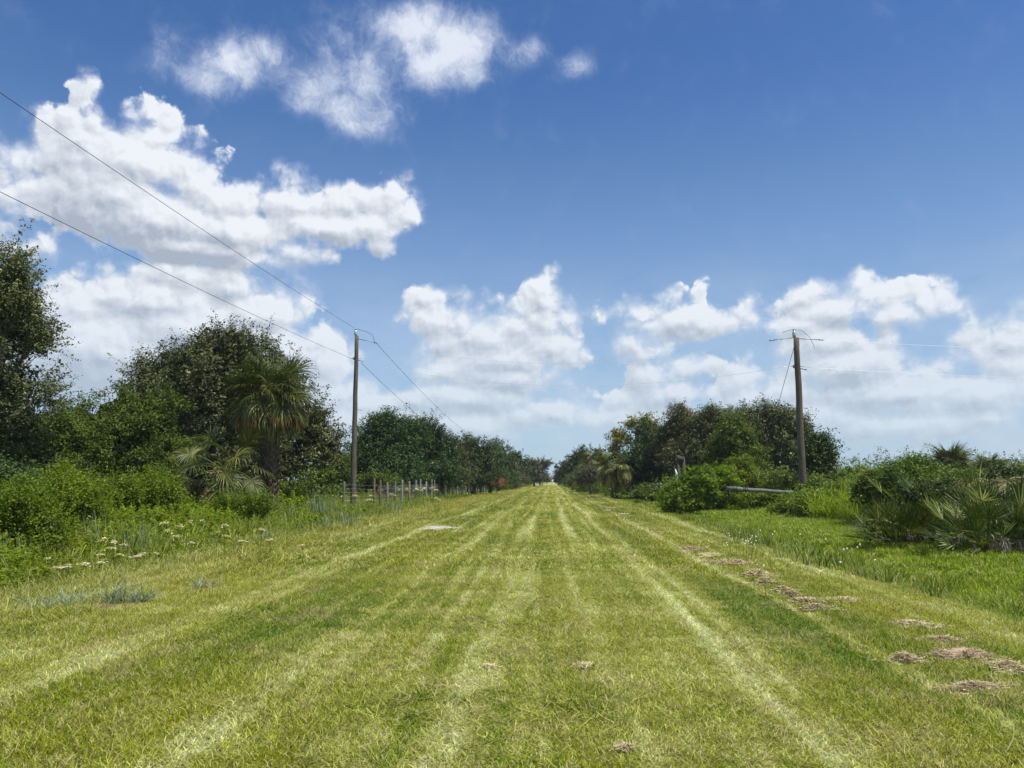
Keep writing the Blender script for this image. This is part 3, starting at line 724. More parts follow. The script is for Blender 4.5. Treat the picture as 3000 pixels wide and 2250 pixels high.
# ---------------------------------------------------------------- palms
def frond_into(mb, rd, o, az, elev, petiole, fan, nleaf=36, droop=.8, arc=.7, spread=2.3, width=.038, costa=.35, tone=(.2, .8), tipdroop=1.0, roll=0.0):
    """a fan frond: arching stalk, short midrib, narrow folded leaflets that split and hang at their tips"""
    az_d = Vector((math.cos(az), math.sin(az), 0)); up = Vector((0, 0, 1))
    pts = []; p = Vector(o); el = elev; n = 6
    for i in range(n + 1):
        pts.append(p.copy()); d = az_d * math.cos(el) + up * math.sin(el)
        p = p + d * (petiole / n); el -= arc / n
    mb.tube(pts, [.022, .02, .018, .016, .014, .013, .012], 4, tone=.55, cap=False)
    hub = pts[-1]; c_el = el; d0 = az_d * math.cos(c_el) + up * math.sin(c_el)
    side = az_d.cross(up).normalized(); side = Matrix.Rotation(roll, 3, d0) @ side; nrm = side.cross(d0).normalized()
    t0 = rd.uniform(*tone)
    for k in range(nleaf):
        u = (k + .5) / nleaf * 2 - 1; ang = u * spread + rd.gauss(0, .03)
        st = hub + d0 * (costa * (1 - abs(u)) ** 1.0)
        L = fan * (1 - .28 * abs(u) ** 2) * rd.uniform(.88, 1.08)
        d = (d0 * math.cos(ang) + side * math.sin(ang) + nrm * rd.gauss(.05, .06) + nrm * .18 * abs(u)).normalized()
        w = width * rd.uniform(.8, 1.15); q = st.copy(); V = []; segs = 5
        wd = nrm.cross(d).normalized()
        for j in range(segs + 1):
            f = j / segs; ww = w * (.55 + .9 * f) if f < .35 else w * (1.0 - ((f - .35) / .65) ** 1.3 * .92)
            fold = nrm * (ww * .35)
            V += [q - wd * ww * .5 + fold, q, q + wd * ww * .5 + fold]
            d = (d + Vector((0, 0, -1)) * (droop * (f ** 1.6) * .5 * tipdroop * rd.uniform(.7, 1.3))).normalized()
            q = q + d * (L / segs)
        F = []
        for j in range(segs):
            for s in (0, 1): F.append([3 * j + s, 3 * j + s + 1, 3 * j + s + 4, 3 * j + s + 3])
        tn = min(1, max(0, t0 + rd.gauss(0, .18)))
        mb.add([tuple(v) for v in V], F, tn)

def palm(name, label, Y, px, top_py, fan, seed, trunk_r=.2, live=30, dead=8, base_py=None, group=None, nleaf=34, stalks=0, petiole=None, boots=True,
         crown_el=(-.45, 1.35), z0=None, width=.045, low_suckers=None, lean=0, droop=1.0, tn=0.0):
    rd = random.Random(seed); b = at(px, 480, Y); z = gz(b.x, Y) if z0 is None else z0
    petiole = petiole or fan * .95
    top = at(px, top_py, Y); heart = Vector((b.x + lean, Y, top.z - (petiole + fan) * .78))
    base = Vector((b.x, Y, z)); root = empty(name, base, label, 'palm', group)
    mb = MB()
    H = heart.z - z; n = 9
    pts = [base - Vector((0, 0, .15)) + (heart - base) * (i / n) + Vector((0, 0, .15 * i / n)) for i in range(n + 1)]
    rr = [trunk_r * (1.15 - .25 * i / n) for i in range(n + 1)]
    mb.tube(pts, rr, 12)
    if boots and H > .5:
        rows = int(H / .13)
        for r_ in range(rows):
            zc = base + (heart - base) * ((r_ + .5) / rows)
            rw = trunk_r * (1.1 - .22 * r_ / rows)
            for k in range(7):
                a = 2 * math.pi * (k + .5 * (r_ % 2)) / 7 + rd.uniform(-.1, .1)
                for sgn in (-1, 1):
                    d = Vector((math.cos(a), math.sin(a), 0)); tq = Vector((-math.sin(a), math.cos(a), 0))
                    s0 = zc + d * rw * .95 + tq * sgn * .07; e = zc + d * (rw + .13 * rd.uniform(.6, 1.2)) + Vector((0, 0, .24)) + tq * rd.gauss(0, .03)
                    mb.tube([s0, e], [.038, .022], 4, tone=rd.uniform(.1, 1))
    mb.build('trunk', M['boots'], root)
    mb = MB()
    for i in range(live):
        u = (i + .5) / live; el = crown_el[1] + (crown_el[0] - crown_el[1]) * u ** .8 + rd.gauss(0, .08)
        az = i * 2.39996 + rd.gauss(0, .15)
        frond_into(mb, rd, heart + Vector((math.cos(az) * .08, math.sin(az) * .08, .15 * (1 - u))), az, el, petiole * rd.uniform(.85, 1.1), fan * rd.uniform(.85, 1.1), nleaf,
                   droop=droop * (1.0 + 2.2 * u), arc=.35 + .8 * u, tone=(.12 + .33 * u + tn, .45 + .5 * u + tn), width=width, roll=rd.gauss(0, .55), spread=2.3 - .7 * u)
    mb.build('crown', M['palm'], root)
    if dead:
        mb = MB()
        for i in range(dead):
            az = i * 2.39996 + 1.0 + rd.gauss(0, .3)
            frond_into(mb, rd, heart + Vector((0, 0, -.1)), az, rd.uniform(-.15, .25), petiole * rd.uniform(1.15, 1.35), fan * rd.uniform(.75, .95), max(14, nleaf // 2), droop=3.2, arc=1.1, spread=1.3, tone=(0, .6), width=width, roll=rd.gauss(0, .4))
        mb.build('dead_fronds', M['dead'], root)
    if stalks:
        mb = MB()
        for i in range(stalks):
            az = rd.uniform(0, 6.28); d = Vector((math.cos(az), math.sin(az), 0))
            for j in range(34):
                t = rd.random(); s0 = heart + d * (.35 + .85 * t) + Vector((0, 0, .45 - .25 * t)) + Vector((rd.gauss(0, .07), rd.gauss(0, .07), rd.gauss(0, .07)))
                e = s0 + Vector((rd.gauss(0, .12), rd.gauss(0, .12), rd.gauss(-.12, .12)))
                mb.tube([s0, e], [.012, .008], 3, tone=rd.random())
            mb.tube([heart, heart + d * .6 + Vector((0, 0, .5)), heart + d * 1.2 + Vector((0, 0, .15))], [.03, .02, .01], 4)
        mb.build('flower_stalks', M['stalk'], root)
    return root
M['stalk'] = leaf_mat('golden_flower_stalk', [(0, (.16, .12, .02)), (1, (.36, .28, .06))], .2)

def palmetto(label, Y, px, seed, r=.9, h=.7, n=26, fan=.52, group='saw palmettos on the right bank', x=None, deadn=3, tilt=1.2, mat='palmetto', width=.025, nleaf=15):
    rd = random.Random(seed); b = at(px, 480, Y); xx = b.x if x is None else x; z = gz(xx, Y)
    root = empty('saw_palmetto', (xx, Y, z), label, 'palmetto', group)
    mb = MB()
    for i in range(int(n * 1.5)):
        az = i * 2.39996 + rd.gauss(0, .3); u = (i + .5) / (n * 1.5); rr = r * .6 * rd.random()
        o = Vector((xx + math.cos(az) * rr, Y + math.sin(az) * rr, z + .02 + rd.random() * h * .25))
        frond_into(mb, rd, o, az, 1.4 - tilt * u + rd.gauss(0, .15), h * rd.uniform(.45, 1.1), fan * rd.uniform(.8, 1.15), nleaf, roll=rd.gauss(0, .5), droop=.04, arc=rd.uniform(.0, .35), spread=1.25, width=width, costa=.03, tone=(.05, .85), tipdroop=.5)
    mb.build('fronds', M[mat], root)
    if deadn:
        mb = MB()
        for i in range(deadn):
            az = rd.uniform(3.4, 6.0)
            frond_into(mb, rd, (xx + math.cos(az) * r * .5, Y + math.sin(az) * r * .5, z + .25 + .2 * rd.random()), az, rd.uniform(-.1, .6), h * .35, fan * .6, 9, droop=2.2, arc=1.2, spread=.8, width=width * .8, costa=.04, tone=(.3, 1))
        mb.build('dead_fronds', M['greydead'], root)
    mb = MB()
    for i in range(4):
        az = rd.uniform(0, 6.28)
        mb.tube([(xx, Y, z + .05), (xx + math.cos(az) * r * .3, Y + math.sin(az) * r * .3, z + .12), (xx + math.cos(az) * r * .5, Y + math.sin(az) * r * .5, z + .22)], [.07, .06, .05], 6)
    mb.build('trunk', M['boots'], root)
    return root

# ================================================================ left side trees
OAKS = 'trees along the left side of the track'
tree('oak_tree', 'tall dark oak at the left edge of the view with branches reaching right', 'tree', 26,
     [(10, 302, 30, 46), (34, 338, 24, 30), (6, 375, 42, 42), (36, 398, 24, 20), (-40, 330, 60, 70), (10, 275, 16, 24), (-60, 420, 60, 50), (-10, 430, 44, 34)], -20,
     'oak', 4200, 28, .095, 1, OAKS, trunk_r=.3, spread=.12, twig=.6, fill=.9, rough=.33, shell=.34, spiky=.3, low=-.9)
tree('oak_tree', 'dark low oak thicket under the tall oak at the left edge', 'tree', 27.5,
     [(20, 425, 40, 26), (0, 460, 50, 34), (45, 470, 34, 26), (-60, 460, 60, 50)], 5, 'dark', 1500, 30, .09, 2, OAKS, trunk_r=.16, spread=.2, twig=.35, shell=.3)
tree('oak_tree', 'wide grey-green oak behind the big cabbage palm', 'tree', 43,
     [(205, 372, 46, 34), (240, 366, 40, 28), (165, 395, 36, 32), (180, 430, 50, 44), (230, 420, 56, 50), (275, 370, 20, 22), (265, 395, 34, 34), (300, 425, 32, 34), (318, 445, 22, 26), (255, 460, 60, 28), (170, 470, 44, 22), (222, 345, 24, 12), (150, 378, 18, 16)], 230,
     'oak', 7500, 24, .14, 3, OAKS, trunk_r=.42, spread=.17, twig=.75, rough=.36, shell=.26, spiky=.35, low=-.8, twigs=60)
tree('broadleaf_tree', 'mid green bushy tree left of the big cabbage palm', 'tree', 31,
     [(115, 414, 22, 18), (88, 427, 22, 18), (142, 418, 26, 26), (165, 425, 12, 14), (120, 445, 44, 36), (155, 455, 30, 34), (85, 460, 32, 28), (128, 400, 16, 12)], 120,
     'mid', 4200, 28, .10, 4, OAKS, rough=.36, trunk_r=.12, spread=.15, twig=.5, shell=.28, spiky=.25, low=-.9)
tree('broadleaf_tree', 'low dark tree between the left edge oak and the bushy tree', 'tree', 28,
     [(62, 440, 26, 26), (40, 455, 26, 24), (75, 470, 30, 22)], 60, 'mid', 1400, 30, .085, 5, OAKS, trunk_r=.1, spread=.2, twig=.4, shell=.28, low=-.9)
tree('broadleaf_tree', 'rounded green bush tree standing just left of the left utility pole', 'tree', 52,
     [(332, 468, 16, 19), (322, 476, 14, 13), (344, 473, 13, 14)], 333, 'mid', 900, 24, .10, 6, OAKS, trunk_r=.1, spread=.2, twig=.3, low=-.9)
TL = [
 ('broadleaf_tree', 'tall dark tree with a domed top just right of the left utility pole', 62, [(388, 428, 20, 17), (375, 445, 24, 20), (398, 446, 26, 22), (365, 465, 22, 18), (392, 470, 30, 15)], 388, 'dark', 2400, 26, .13, 11, .25),
 ('broadleaf_tree', 'dark green tree with a sloping crown behind the wire fence', 68, [(425, 440, 20, 18), (440, 452, 16, 17), (415, 458, 22, 20), (436, 470, 22, 13)], 428, 'dark', 1800, 26, .13, 12, .22),
 ('oak_tree', 'olive-grey tree right of the dark domed trees', 74, [(447, 455, 13, 16), (455, 466, 14, 14)], 450, 'oak', 900, 24, .13, 13, .18),
 ('oak_tree', 'dark oak with a feathery top behind the left small palms', 92, [(470, 452, 16, 13), (484, 456, 14, 13), (462, 466, 16, 13), (480, 472, 18, 9)], 474, 'dark', 1200, 22, .16, 14, .25),
 ('oak_tree', 'oak beside the second utility pole down the track', 120, [(497, 455, 12, 12), (506, 464, 12, 13), (490, 468, 13, 11)], 498, 'oak', 900, 22, .19, 15, .25),
 ('oak_tree', 'dark oak behind the second utility pole', 150, [(515, 462, 9, 9), (521, 470, 9, 9), (509, 472, 8, 8)], 515, 'dark', 600, 20, .22, 16, .25),
 ('oak_tree', 'grey leafless-looking thicket at the left of the track far off', 135, [(508, 476, 10, 7), (518, 477, 8, 6)], 512, 'grey', 420, 20, .16, 17, .15),
 ('oak_tree', 'dense dark oak filling the gap left of the second utility pole', 105, [(488, 462, 14, 14), (502, 466, 13, 13), (475, 468, 14, 12), (492, 476, 22, 7)], 490, 'dark', 1300, 22, .17, 40, .25),
 ('oak_tree', 'far oak with an open crown leaning over the track from the left', 200, [(533, 464, 7, 6), (542, 466, 6, 6), (527, 468, 7, 7), (537, 472, 8, 5), (548, 463, 4, 3)], 534, 'oak', 420, 18, .26, 18, .3),
 ('oak_tree', 'small far oak under the leaning oak left of the track', 260, [(536, 476, 8, 5), (545, 477, 6, 4)], 540, 'far', 300, 18, .3, 19, .25),
]
for nm, lb, Y, lobes, bp, mt, ncl, per, lf, sd, tr in TL:
    lobes = lobes + [(l[0], 480, l[2] * .95, 420 / Y) for l in lobes if l[1] > 452]
    tree(nm, lb, 'tree', Y, lobes, bp, mt, int(ncl * 1.35), per, lf * 1.1, sd, OAKS, trunk_r=tr, spread=.22, twig=.65, rough=.33, shell=.24, spiky=.25, low=-.85)
# ------------------------------------------------ right side trees
OR = 'trees along the right side of the track'
TR = [
 ('broadleaf_tree', 'slender sparse tree with yellowing leaves at the left of the right group', 76, [(632, 425, 8, 6), (646, 422, 7, 8), (618, 436, 8, 6), (614, 448, 7, 6), (628, 440, 9, 6), (640, 436, 8, 8), (620, 462, 9, 9), (655, 430, 8, 8)], 634, 'autumn', 520, 15, .17, 21, .09, dict(spread=.2, fill=.3, rough=.3, shell=.4, twig=.5)),
 ('broadleaf_tree', 'dense dark green tree behind the board fence', 74, [(650, 448, 18, 20), (640, 463, 18, 17), (662, 462, 18, 19), (648, 475, 22, 10)], 650, 'dark', 1700, 24, .14, 22, .2, {}),
 ('oak_tree', 'grey-green oak with a rounded top behind the tall gate posts', 70, [(680, 424, 14, 14), (695, 440, 18, 20), (672, 446, 16, 18), (688, 464, 24, 16)], 686, 'oak', 2100, 24, .13, 23, .25, dict(twigs=30)),
 ('oak_tree', 'grey-green oak with a pointed top left of the right utility pole', 68, [(712, 425, 15, 16), (722, 440, 17, 18), (704, 450, 16, 20), (716, 466, 24, 14)], 714, 'oak', 2000, 24, .13, 24, .25, dict(twigs=30)),
 ('broadleaf_tree', 'bright mid green tree in front of the oaks left of the right utility pole', 56, [(735, 440, 15, 15), (728, 456, 17, 18), (745, 460, 16, 18), (738, 472, 20, 12)], 736, 'mid', 1900, 26, .12, 25, .18, {}),
 ('oak_tree', 'broad dark oak behind the right utility pole', 64, [(755, 422, 20, 15), (780, 424, 20, 16), (770, 440, 26, 20), (795, 442, 17, 18), (748, 440, 18, 20), (775, 462, 32, 18), (808, 452, 12, 14)], 776, 'oak', 3400, 24, .13, 26, .32, dict(twigs=50)),
 ('broadleaf_tree', 'slim upright tree with dark leaves right of the right utility pole', 44, [(818, 452, 8, 12), (826, 458, 6, 6), (812, 468, 8, 12), (822, 474, 9, 10), (828, 447, 3, 3)], 818, 'dark', 620, 20, .12, 27, .07, dict(spread=.2, rough=.3, shell=.4, spiky=.3)),
 ('oak_tree', 'dark oak with a domed top farther up the right side of the track', 140, [(585, 458, 12, 10), (597, 462, 12, 11), (575, 466, 11, 10), (590, 472, 20, 9)], 586, 'dark', 1400, 20, .2, 28, .3, {}),
 ('oak_tree', 'far oak on the right of the track with a twig reaching left', 190, [(566, 470, 8, 8), (560, 474, 6, 6), (571, 474, 8, 8), (556, 467, 3, 2)], 566, 'oak', 500, 18, .25, 29, .25, {}),
 ('oak_tree', 'farthest dark tree on the right of the track', 270, [(559, 477, 5, 5)], 559, 'far', 160, 16, .3, 30, .2, {}),
 ('thicket', 'olive undergrowth thicket below the far right oaks', 105, [(578, 478, 10, 7), (592, 480, 12, 8), (606, 478, 12, 9)], 590, 'oak', 900, 22, .13, 31, .08, dict(twigs=20)),
 ('thicket', 'grey twiggy bush with bare pale branches left of the right side palm', 88, [(592, 474, 9, 9), (582, 476, 8, 7)], 590, 'grey', 260, 16, .11, 32, .07, dict(twigs=60)),
]
for nm, lb, Y, lobes, bp, mt, ncl, per, lf, sd, tr, kw in TR:
    lobes = lobes + [(l[0], 480, l[2] * .95, 420 / Y) for l in lobes if l[1] > 452 and sd not in (21, 27)]
    k = dict(spread=.20, twig=.65, rough=.33, shell=.24, spiky=.25, low=-.85); k.update(kw)
    tree(nm, lb, 'bush' if nm == 'thicket' else 'tree', Y, lobes, bp, mt, int(ncl * (1.35 if sd != 21 else 1)), per, lf * 1.1, sd, OR, trunk_r=tr, **k)

# ------------------------------------------------ far woods that read as one mass
def woods():
    rg = np.random.RandomState(77); lob = []
    def row(x0, y0, x1, y1, h, n):
        for i in range(n):
            t = (i + rg.rand()) / n; hh = h * rg.uniform(.7, 1.2)
            lob.append((x0 + (x1 - x0) * t, y0 + (y1 - y0) * t + rg.randn() * 8, hh * .5, hh * .75, hh * .75, hh * .55))
    row(-12, 260, -11, 1500, 7, 150); row(9, 300, 9, 1500, 7, 150)
    row(-20, 160, -30, 700, 9, 40); row(20, 180, 40, 500, 8, 26)
    row(95, 290, 260, 330, 8, 34); row(120, 330, 330, 420, 11, 40); row(-400, 350, -40, 420, 10, 60); row(260, 330, 480, 300, 9, 30)
    row(-300, 1480, 300, 1520, 14, 60); row(-400, 120, -60, 110, 9, 40); row(90, 150, 200, 120, 5, 14)
    P, Nn, tone, C = crown_points(rg, lob, 14000, 12, spread=.8, twig=1.2, rough=.25, shell=.25, low=-.9)
    V, F, tn = leaf_quads(rg, P, Nn, .6, .6, tone)
    tag(mesh_obj('woods', V, F, M['far'], attrs={'tone': tn}), kind='stuff')
woods()
def underbrush():
    rg = np.random.RandomState(78); lob = []
    def row(x0, y0, x1, y1, h, n, jit=1.5):
        for i in range(n):
            t = (i + rg.rand()) / n; hh = h * rg.uniform(.6, 1.25)
            lob.append((x0 + (x1 - x0) * t + rg.randn() * jit, y0 + (y1 - y0) * t, hh * .42, hh * .9, hh * .9, hh * .5))
    row(-17, 58, -17, 100, 2.8, 26); row(-8.6, 124, -8.8, 280, 2.6, 90, .5); row(-13, 88, -12.5, 240, 2.2, 50, .8); row(-15, 100, -14, 250, 4, 40)
    row(10.8, 66, 11, 110, 2.4, 24, .6); row(6.7, 76, 5.3, 110, 1.4, 40, .4); row(5.3, 110, 4.6, 300, 2.2, 100, .5); row(9, 58, 8, 76, 1.1, 14, .8); row(8, 88, 10, 260, 2.0, 50, .9); row(12, 110, 14, 260, 4, 36)
    row(-26, 40, -16, 50, 3.2, 16); row(14, 52, 26, 48, 2.2, 18); row(15, 44, 30, 33, 1.9, 18); row(40, 118, 75, 112, 5, 12)
    P, Nn, tone, C = crown_points(rg, lob, 19000, 14, spread=.25, twig=.5, rough=.25, shell=.3, low=-.9)
    k = P[:, 2] > .03; V, F, tn = leaf_quads(rg, P[k], Nn[k], .22, .55, tone[k])
    tag(mesh_obj('underbrush', V, F, M['mid'], attrs={'tone': tn}), kind='stuff')
underbrush()

# ------------------------------------------------ palms
palm('cabbage_palm', 'large shaggy cabbage palm with brown dead fronds hanging below its crown on the left', 31, 268, 361, 1.05, 5, trunk_r=.33, live=62, dead=18, stalks=5, nleaf=34, width=.05, petiole=.88, tn=-.14, droop=.8)
palm('cabbage_palm', 'young trunkless cabbage palm at the left foot of the large shaggy palm', 29.5, 222, 428, .95, 6, trunk_r=.2, live=18, dead=5, nleaf=34, petiole=1.25, crown_el=(-.2, 1.2), width=.05, tn=-.14)
palm('cabbage_palm', 'low young palm with fronds spreading left near the shaggy palm base', 28.8, 200, 448, .85, 7, trunk_r=.15, live=14, dead=4, nleaf=30, petiole=1.0, crown_el=(-.3, 1.0), width=.05, tn=-.14)
palm('cabbage_palm', 'small palm with pale fronds low behind the wire fence', 79, 441, 459, 1.05, 8, trunk_r=.18, live=22, dead=5, nleaf=22, width=.10, crown_el=(-.5, 1.2))
palm('cabbage_palm', 'taller palm with pale drooping fronds near the second utility pole', 113, 482, 447, 1.4, 9, trunk_r=.2, live=28, dead=8, nleaf=22, width=.14)
palm('cabbage_palm', 'palm with a rounded crown and bare trunk on the right of the track', 72, 614.5, 452, 1.0, 10, trunk_r=.19, live=30, dead=5, nleaf=26, width=.09, droop=1.2)
palm('cabbage_palm', 'dark palm partly hidden behind the right side palm', 96, 593, 451, 1.05, 11, trunk_r=.2, live=24, dead=6, nleaf=24, width=.11)
palm('cabbage_palm', 'dark domed palm rising above the right shrubs', 68, 952, 447, 1.15, 12, trunk_r=.22, live=60, dead=6, nleaf=24, width=.08, crown_el=(-.5, 1.5), droop=.35, petiole=.7)
palm('cabbage_palm', 'lower dark palm near the right edge behind the shrubs', 74, 990, 457, 1.15, 13, trunk_r=.22, live=56, dead=8, nleaf=24, width=.085, crown_el=(-.5, 1.5), droop=.4, petiole=.7)

# ================================================================ right bank
RB = 'shrubs on the right bank'
shrub('shrub', 'bright green leafy bush at the left end of the right hedge', 'bush', 42, [(688, 495, 15, 11), (706, 488, 14, 12), (680, 502, 14, 8), (720, 486, 13, 14), (705, 500, 20, 9), (674, 499, 10, 7)], 'bright', 3000, 26, .12, 41, RB, twig=.4, spiky=.3)
shrub('shrub', 'tall vine-covered shrub column behind the bright bush', 'bush', 44.5, [(741, 472, 12, 11), (732, 484, 13, 13), (744, 486, 12, 14), (736, 498, 14, 10)], 'bright', 2400, 24, .12, 42, RB, spiky=.3)
shrub('hedge', 'low dark glossy hedge below the horizontal log', 'hedge', 42.3, [(728, 504, 14, 9), (745, 505, 14, 8.5), (762, 505, 15, 8.5), (782, 505, 15, 8.5), (798, 504, 14, 9), (772, 507, 26, 6)], 'bright', 3800, 24, .11, 43, RB, twig=.2, fill=4)
shrub('shrub', 'olive shrubs rising behind the horizontal log', 'bush', 46, [(758, 484, 16, 7), (778, 485, 16, 6), (800, 486, 15, 6)], 'vine', 1300, 22, .13, 44, RB)
shrub('shrub', 'yellow-green vine bush at the foot of the right utility pole', 'bush', 35.3, [(805, 492, 11, 9), (813, 499, 11, 9), (804, 503, 12, 9), (788, 508, 9, 5)], 'bright', 1100, 24, .11, 45, RB)
shrub('hedge', 'vine-covered hedge with pale leaves left of the saw palmettos', 'hedge', 33, [(820, 505, 18, 11), (842, 503, 18, 12), (860, 506, 14, 12), (832, 512, 24, 6)], 'vine', 2600, 24, .10, 46, RB, twig=.2)
shrub('shrub', 'reddish tinged shrub at the left of the tall right shrubs', 'bush', 28, [(872, 490, 12, 11), (884, 488, 12, 10), (878, 500, 16, 11)], 'vine', 1500, 24, .09, 47, RB)
shrub('shrub', 'tallest green shrub on the right with shoots reaching up', 'bush', 27, [(920, 478, 13, 10), (905, 484, 15, 11), (938, 490, 15, 10), (920, 497, 26, 12)], 'mid', 2600, 24, .09, 48, RB, spiky=.35, twig=.35)
shrub('shrub', 'shrub mass behind the saw palmettos at the right edge', 'bush', 25, [(960, 493, 22, 9), (990, 493, 24, 9), (1020, 490, 22, 11), (980, 500, 40, 16), (1040, 500, 30, 20)], 'mid', 4200, 24, .085, 49, RB, fill=5)
shrub('shrub', 'far low shrub line right of the slim upright tree', 'bush', 60, [(840, 486, 16, 7), (862, 484, 14, 7), (882, 482, 14, 7), (855, 490, 26, 5)], 'mid', 1300, 20, .14, 50, RB)
shrub('shrub', 'small bright yellow-green bush low on the right of the track', 'bush', 108, [(582, 487, 5.5, 4.5)], 'lime', 260, 20, .13, 51, RB)
shrub('shrub', 'small pale green bush between the track and the right thicket', 'bush', 120, [(572, 483.5, 4.5, 3)], 'bright', 160, 18, .14, 52, RB)
shrub('shrub', 'rough green weeds bush before the board fence', 'bush', 62, [(650, 493, 10, 6), (640, 495, 9, 4), (663, 494, 8, 4)], 'mid', 600, 20, .12, 53, RB)

shrub('hedge', 'leafy vine hedge behind the yellow-green grass, right of the right utility pole', 'hedge', 38, [(815, 492, 16, 12), (838, 490, 16, 12), (858, 489, 16, 12), (826, 502, 26, 9)], 'vine', 2600, 24, .11, 54, RB)
shrub('shrub', 'dark shrub filling behind the hedge and left of the right utility pole', 'bush', 47, [(765, 488, 18, 9), (785, 488, 18, 9), (745, 490, 18, 10)], 'mid', 1800, 24, .12, 55, RB)
shrub('shrub', 'dark leafy undergrowth growing up between the saw palmettos', 'bush', 21.2, [(925, 508, 18, 14), (960, 505, 22, 16), (995, 502, 24, 20), (1025, 502, 24, 22)], 'dark', 2600, 22, .075, 56, RB)
SP = [
 ('low saw palmetto nearest the lawn with fronds spreading left', 20.5, 893, 60, .9, .62, 30, .60, 4),
 ('saw palmetto with upright fronds behind the lowest palmetto', 21.8, 921, 61, .9, 1.25, 26, .62, 1),
 ('saw palmetto between the low one and the large right ones', 20.6, 935, 62, .7, .6, 18, .5, 2),
 ('saw palmetto with tall pale spiky fronds in the palmetto row', 21.3, 957, 63, .9, 1.2, 26, .62, 1),
 ('large saw palmetto with bright green fronds near the right edge', 19.0, 993, 64, 1.0, 1.30, 32, .66, 3),
 ('saw palmetto with a grey dead frond hanging at its base', 18.0, 980, 65, .9, .62, 26, .56, 7),
 ('saw palmetto cut by the right edge of the view', 18.2, 1024, 66, 1.0, 1.0, 30, .62, 5),
 ('saw palmetto with stiff low fronds among the right shrubs', 22.5, 975, 67, .8, 1.15, 18, .58, 1),
 ('rear saw palmetto near the right edge reaching over the shrubs', 21.5, 1012, 68, .9, 1.25, 22, .6, 2),
 ('small pale saw palmetto clump behind the horizontal log', 44.5, 770, 69, 1.4, 1.5, 22, .55, 0),
 ('small saw palmetto left of the right utility pole base', 45, 792, 70, 1.0, 1.6, 14, .6, 0),
]
for lb, Y, px, sd, r, h, n, fan, dn in SP: palmetto(lb, Y, px, sd, r, h, n, fan, deadn=dn)
def dead_frond_thing(label, px, py, Y, seed, az, el, mat='yellowdead', fan=.7, droop=1.6):
    rd = random.Random(seed); p = at(px, py, Y); g = Vector((p.x, Y, gz(p.x, Y)))
    root = empty('dead_palm_frond', g, label, 'dead frond'); mb = MB()
    h = p.z - g.z
    mb.tube([g, g + Vector((.05, 0, h * .5)), p], [.03, .025, .02], 5)
    mb.build('stalk', M['greydead'], root); mb = MB()
    for k in range(2): frond_into(mb, rd, p, az + k * 2.1, el, .35, fan, 18, droop=droop, arc=.9, spread=1.7, width=.06, costa=.1, tone=(.4, 1))
    mb.build('frond', M[mat], root)
dead_frond_thing('pale yellow dead palm frond sticking up above the right shrubs', 981, 482, 21, 71, 3.6, .5)
dead_frond_thing('bleached drooping palm frond at the right edge above the palmettos', 1020, 478, 20, 72, 3.3, .2, fan=.8)

def reed_clump(label, px, Y, seed, n=90, h=1.4, r=.5, w=.03, mat='herb', name='tall_grass_clump', cat='grass clump', group=None, lean=.5, x=None):
    rg = np.random.RandomState(seed); b = at(px, 480, Y); xx = b.x if x is None else x
    V, F, tn = blades(rg, n, 2 * r, h, w, lean, 5, 1.0, clump=max(2, n // 25))
    V = V + np.array([xx, Y, gz(xx, Y) - .02])
    o = mesh_obj(name, V, F, M[mat], attrs={'tone': tn}, loc=(xx, Y, gz(xx, Y)))
    return tag(o, label, cat, group)
GC = 'clumps of long grass on the right bank'
reed_clump('bright yellow-green long grass on top of the right hedge', 845, 31.5, 81, 420, 1.9, 1.1, .035, 'lime', group=GC)
reed_clump('arching long grass right of the yellow-green hedge top', 866, 30, 82, 300, 1.8, .8, .03, 'bright', group=GC)
reed_clump('tall dark green arching grass left of the nearest saw palmetto', 868, 27, 83, 260, 1.35, .6, .028, 'bright', group=GC)
reed_clump('dagger-leaved rush tuft standing in the right swale', 878, 13.6, 84, 60, .62, .2, .016, 'rush', name='rush_tuft', cat='rush', lean=.3, x=6.0)

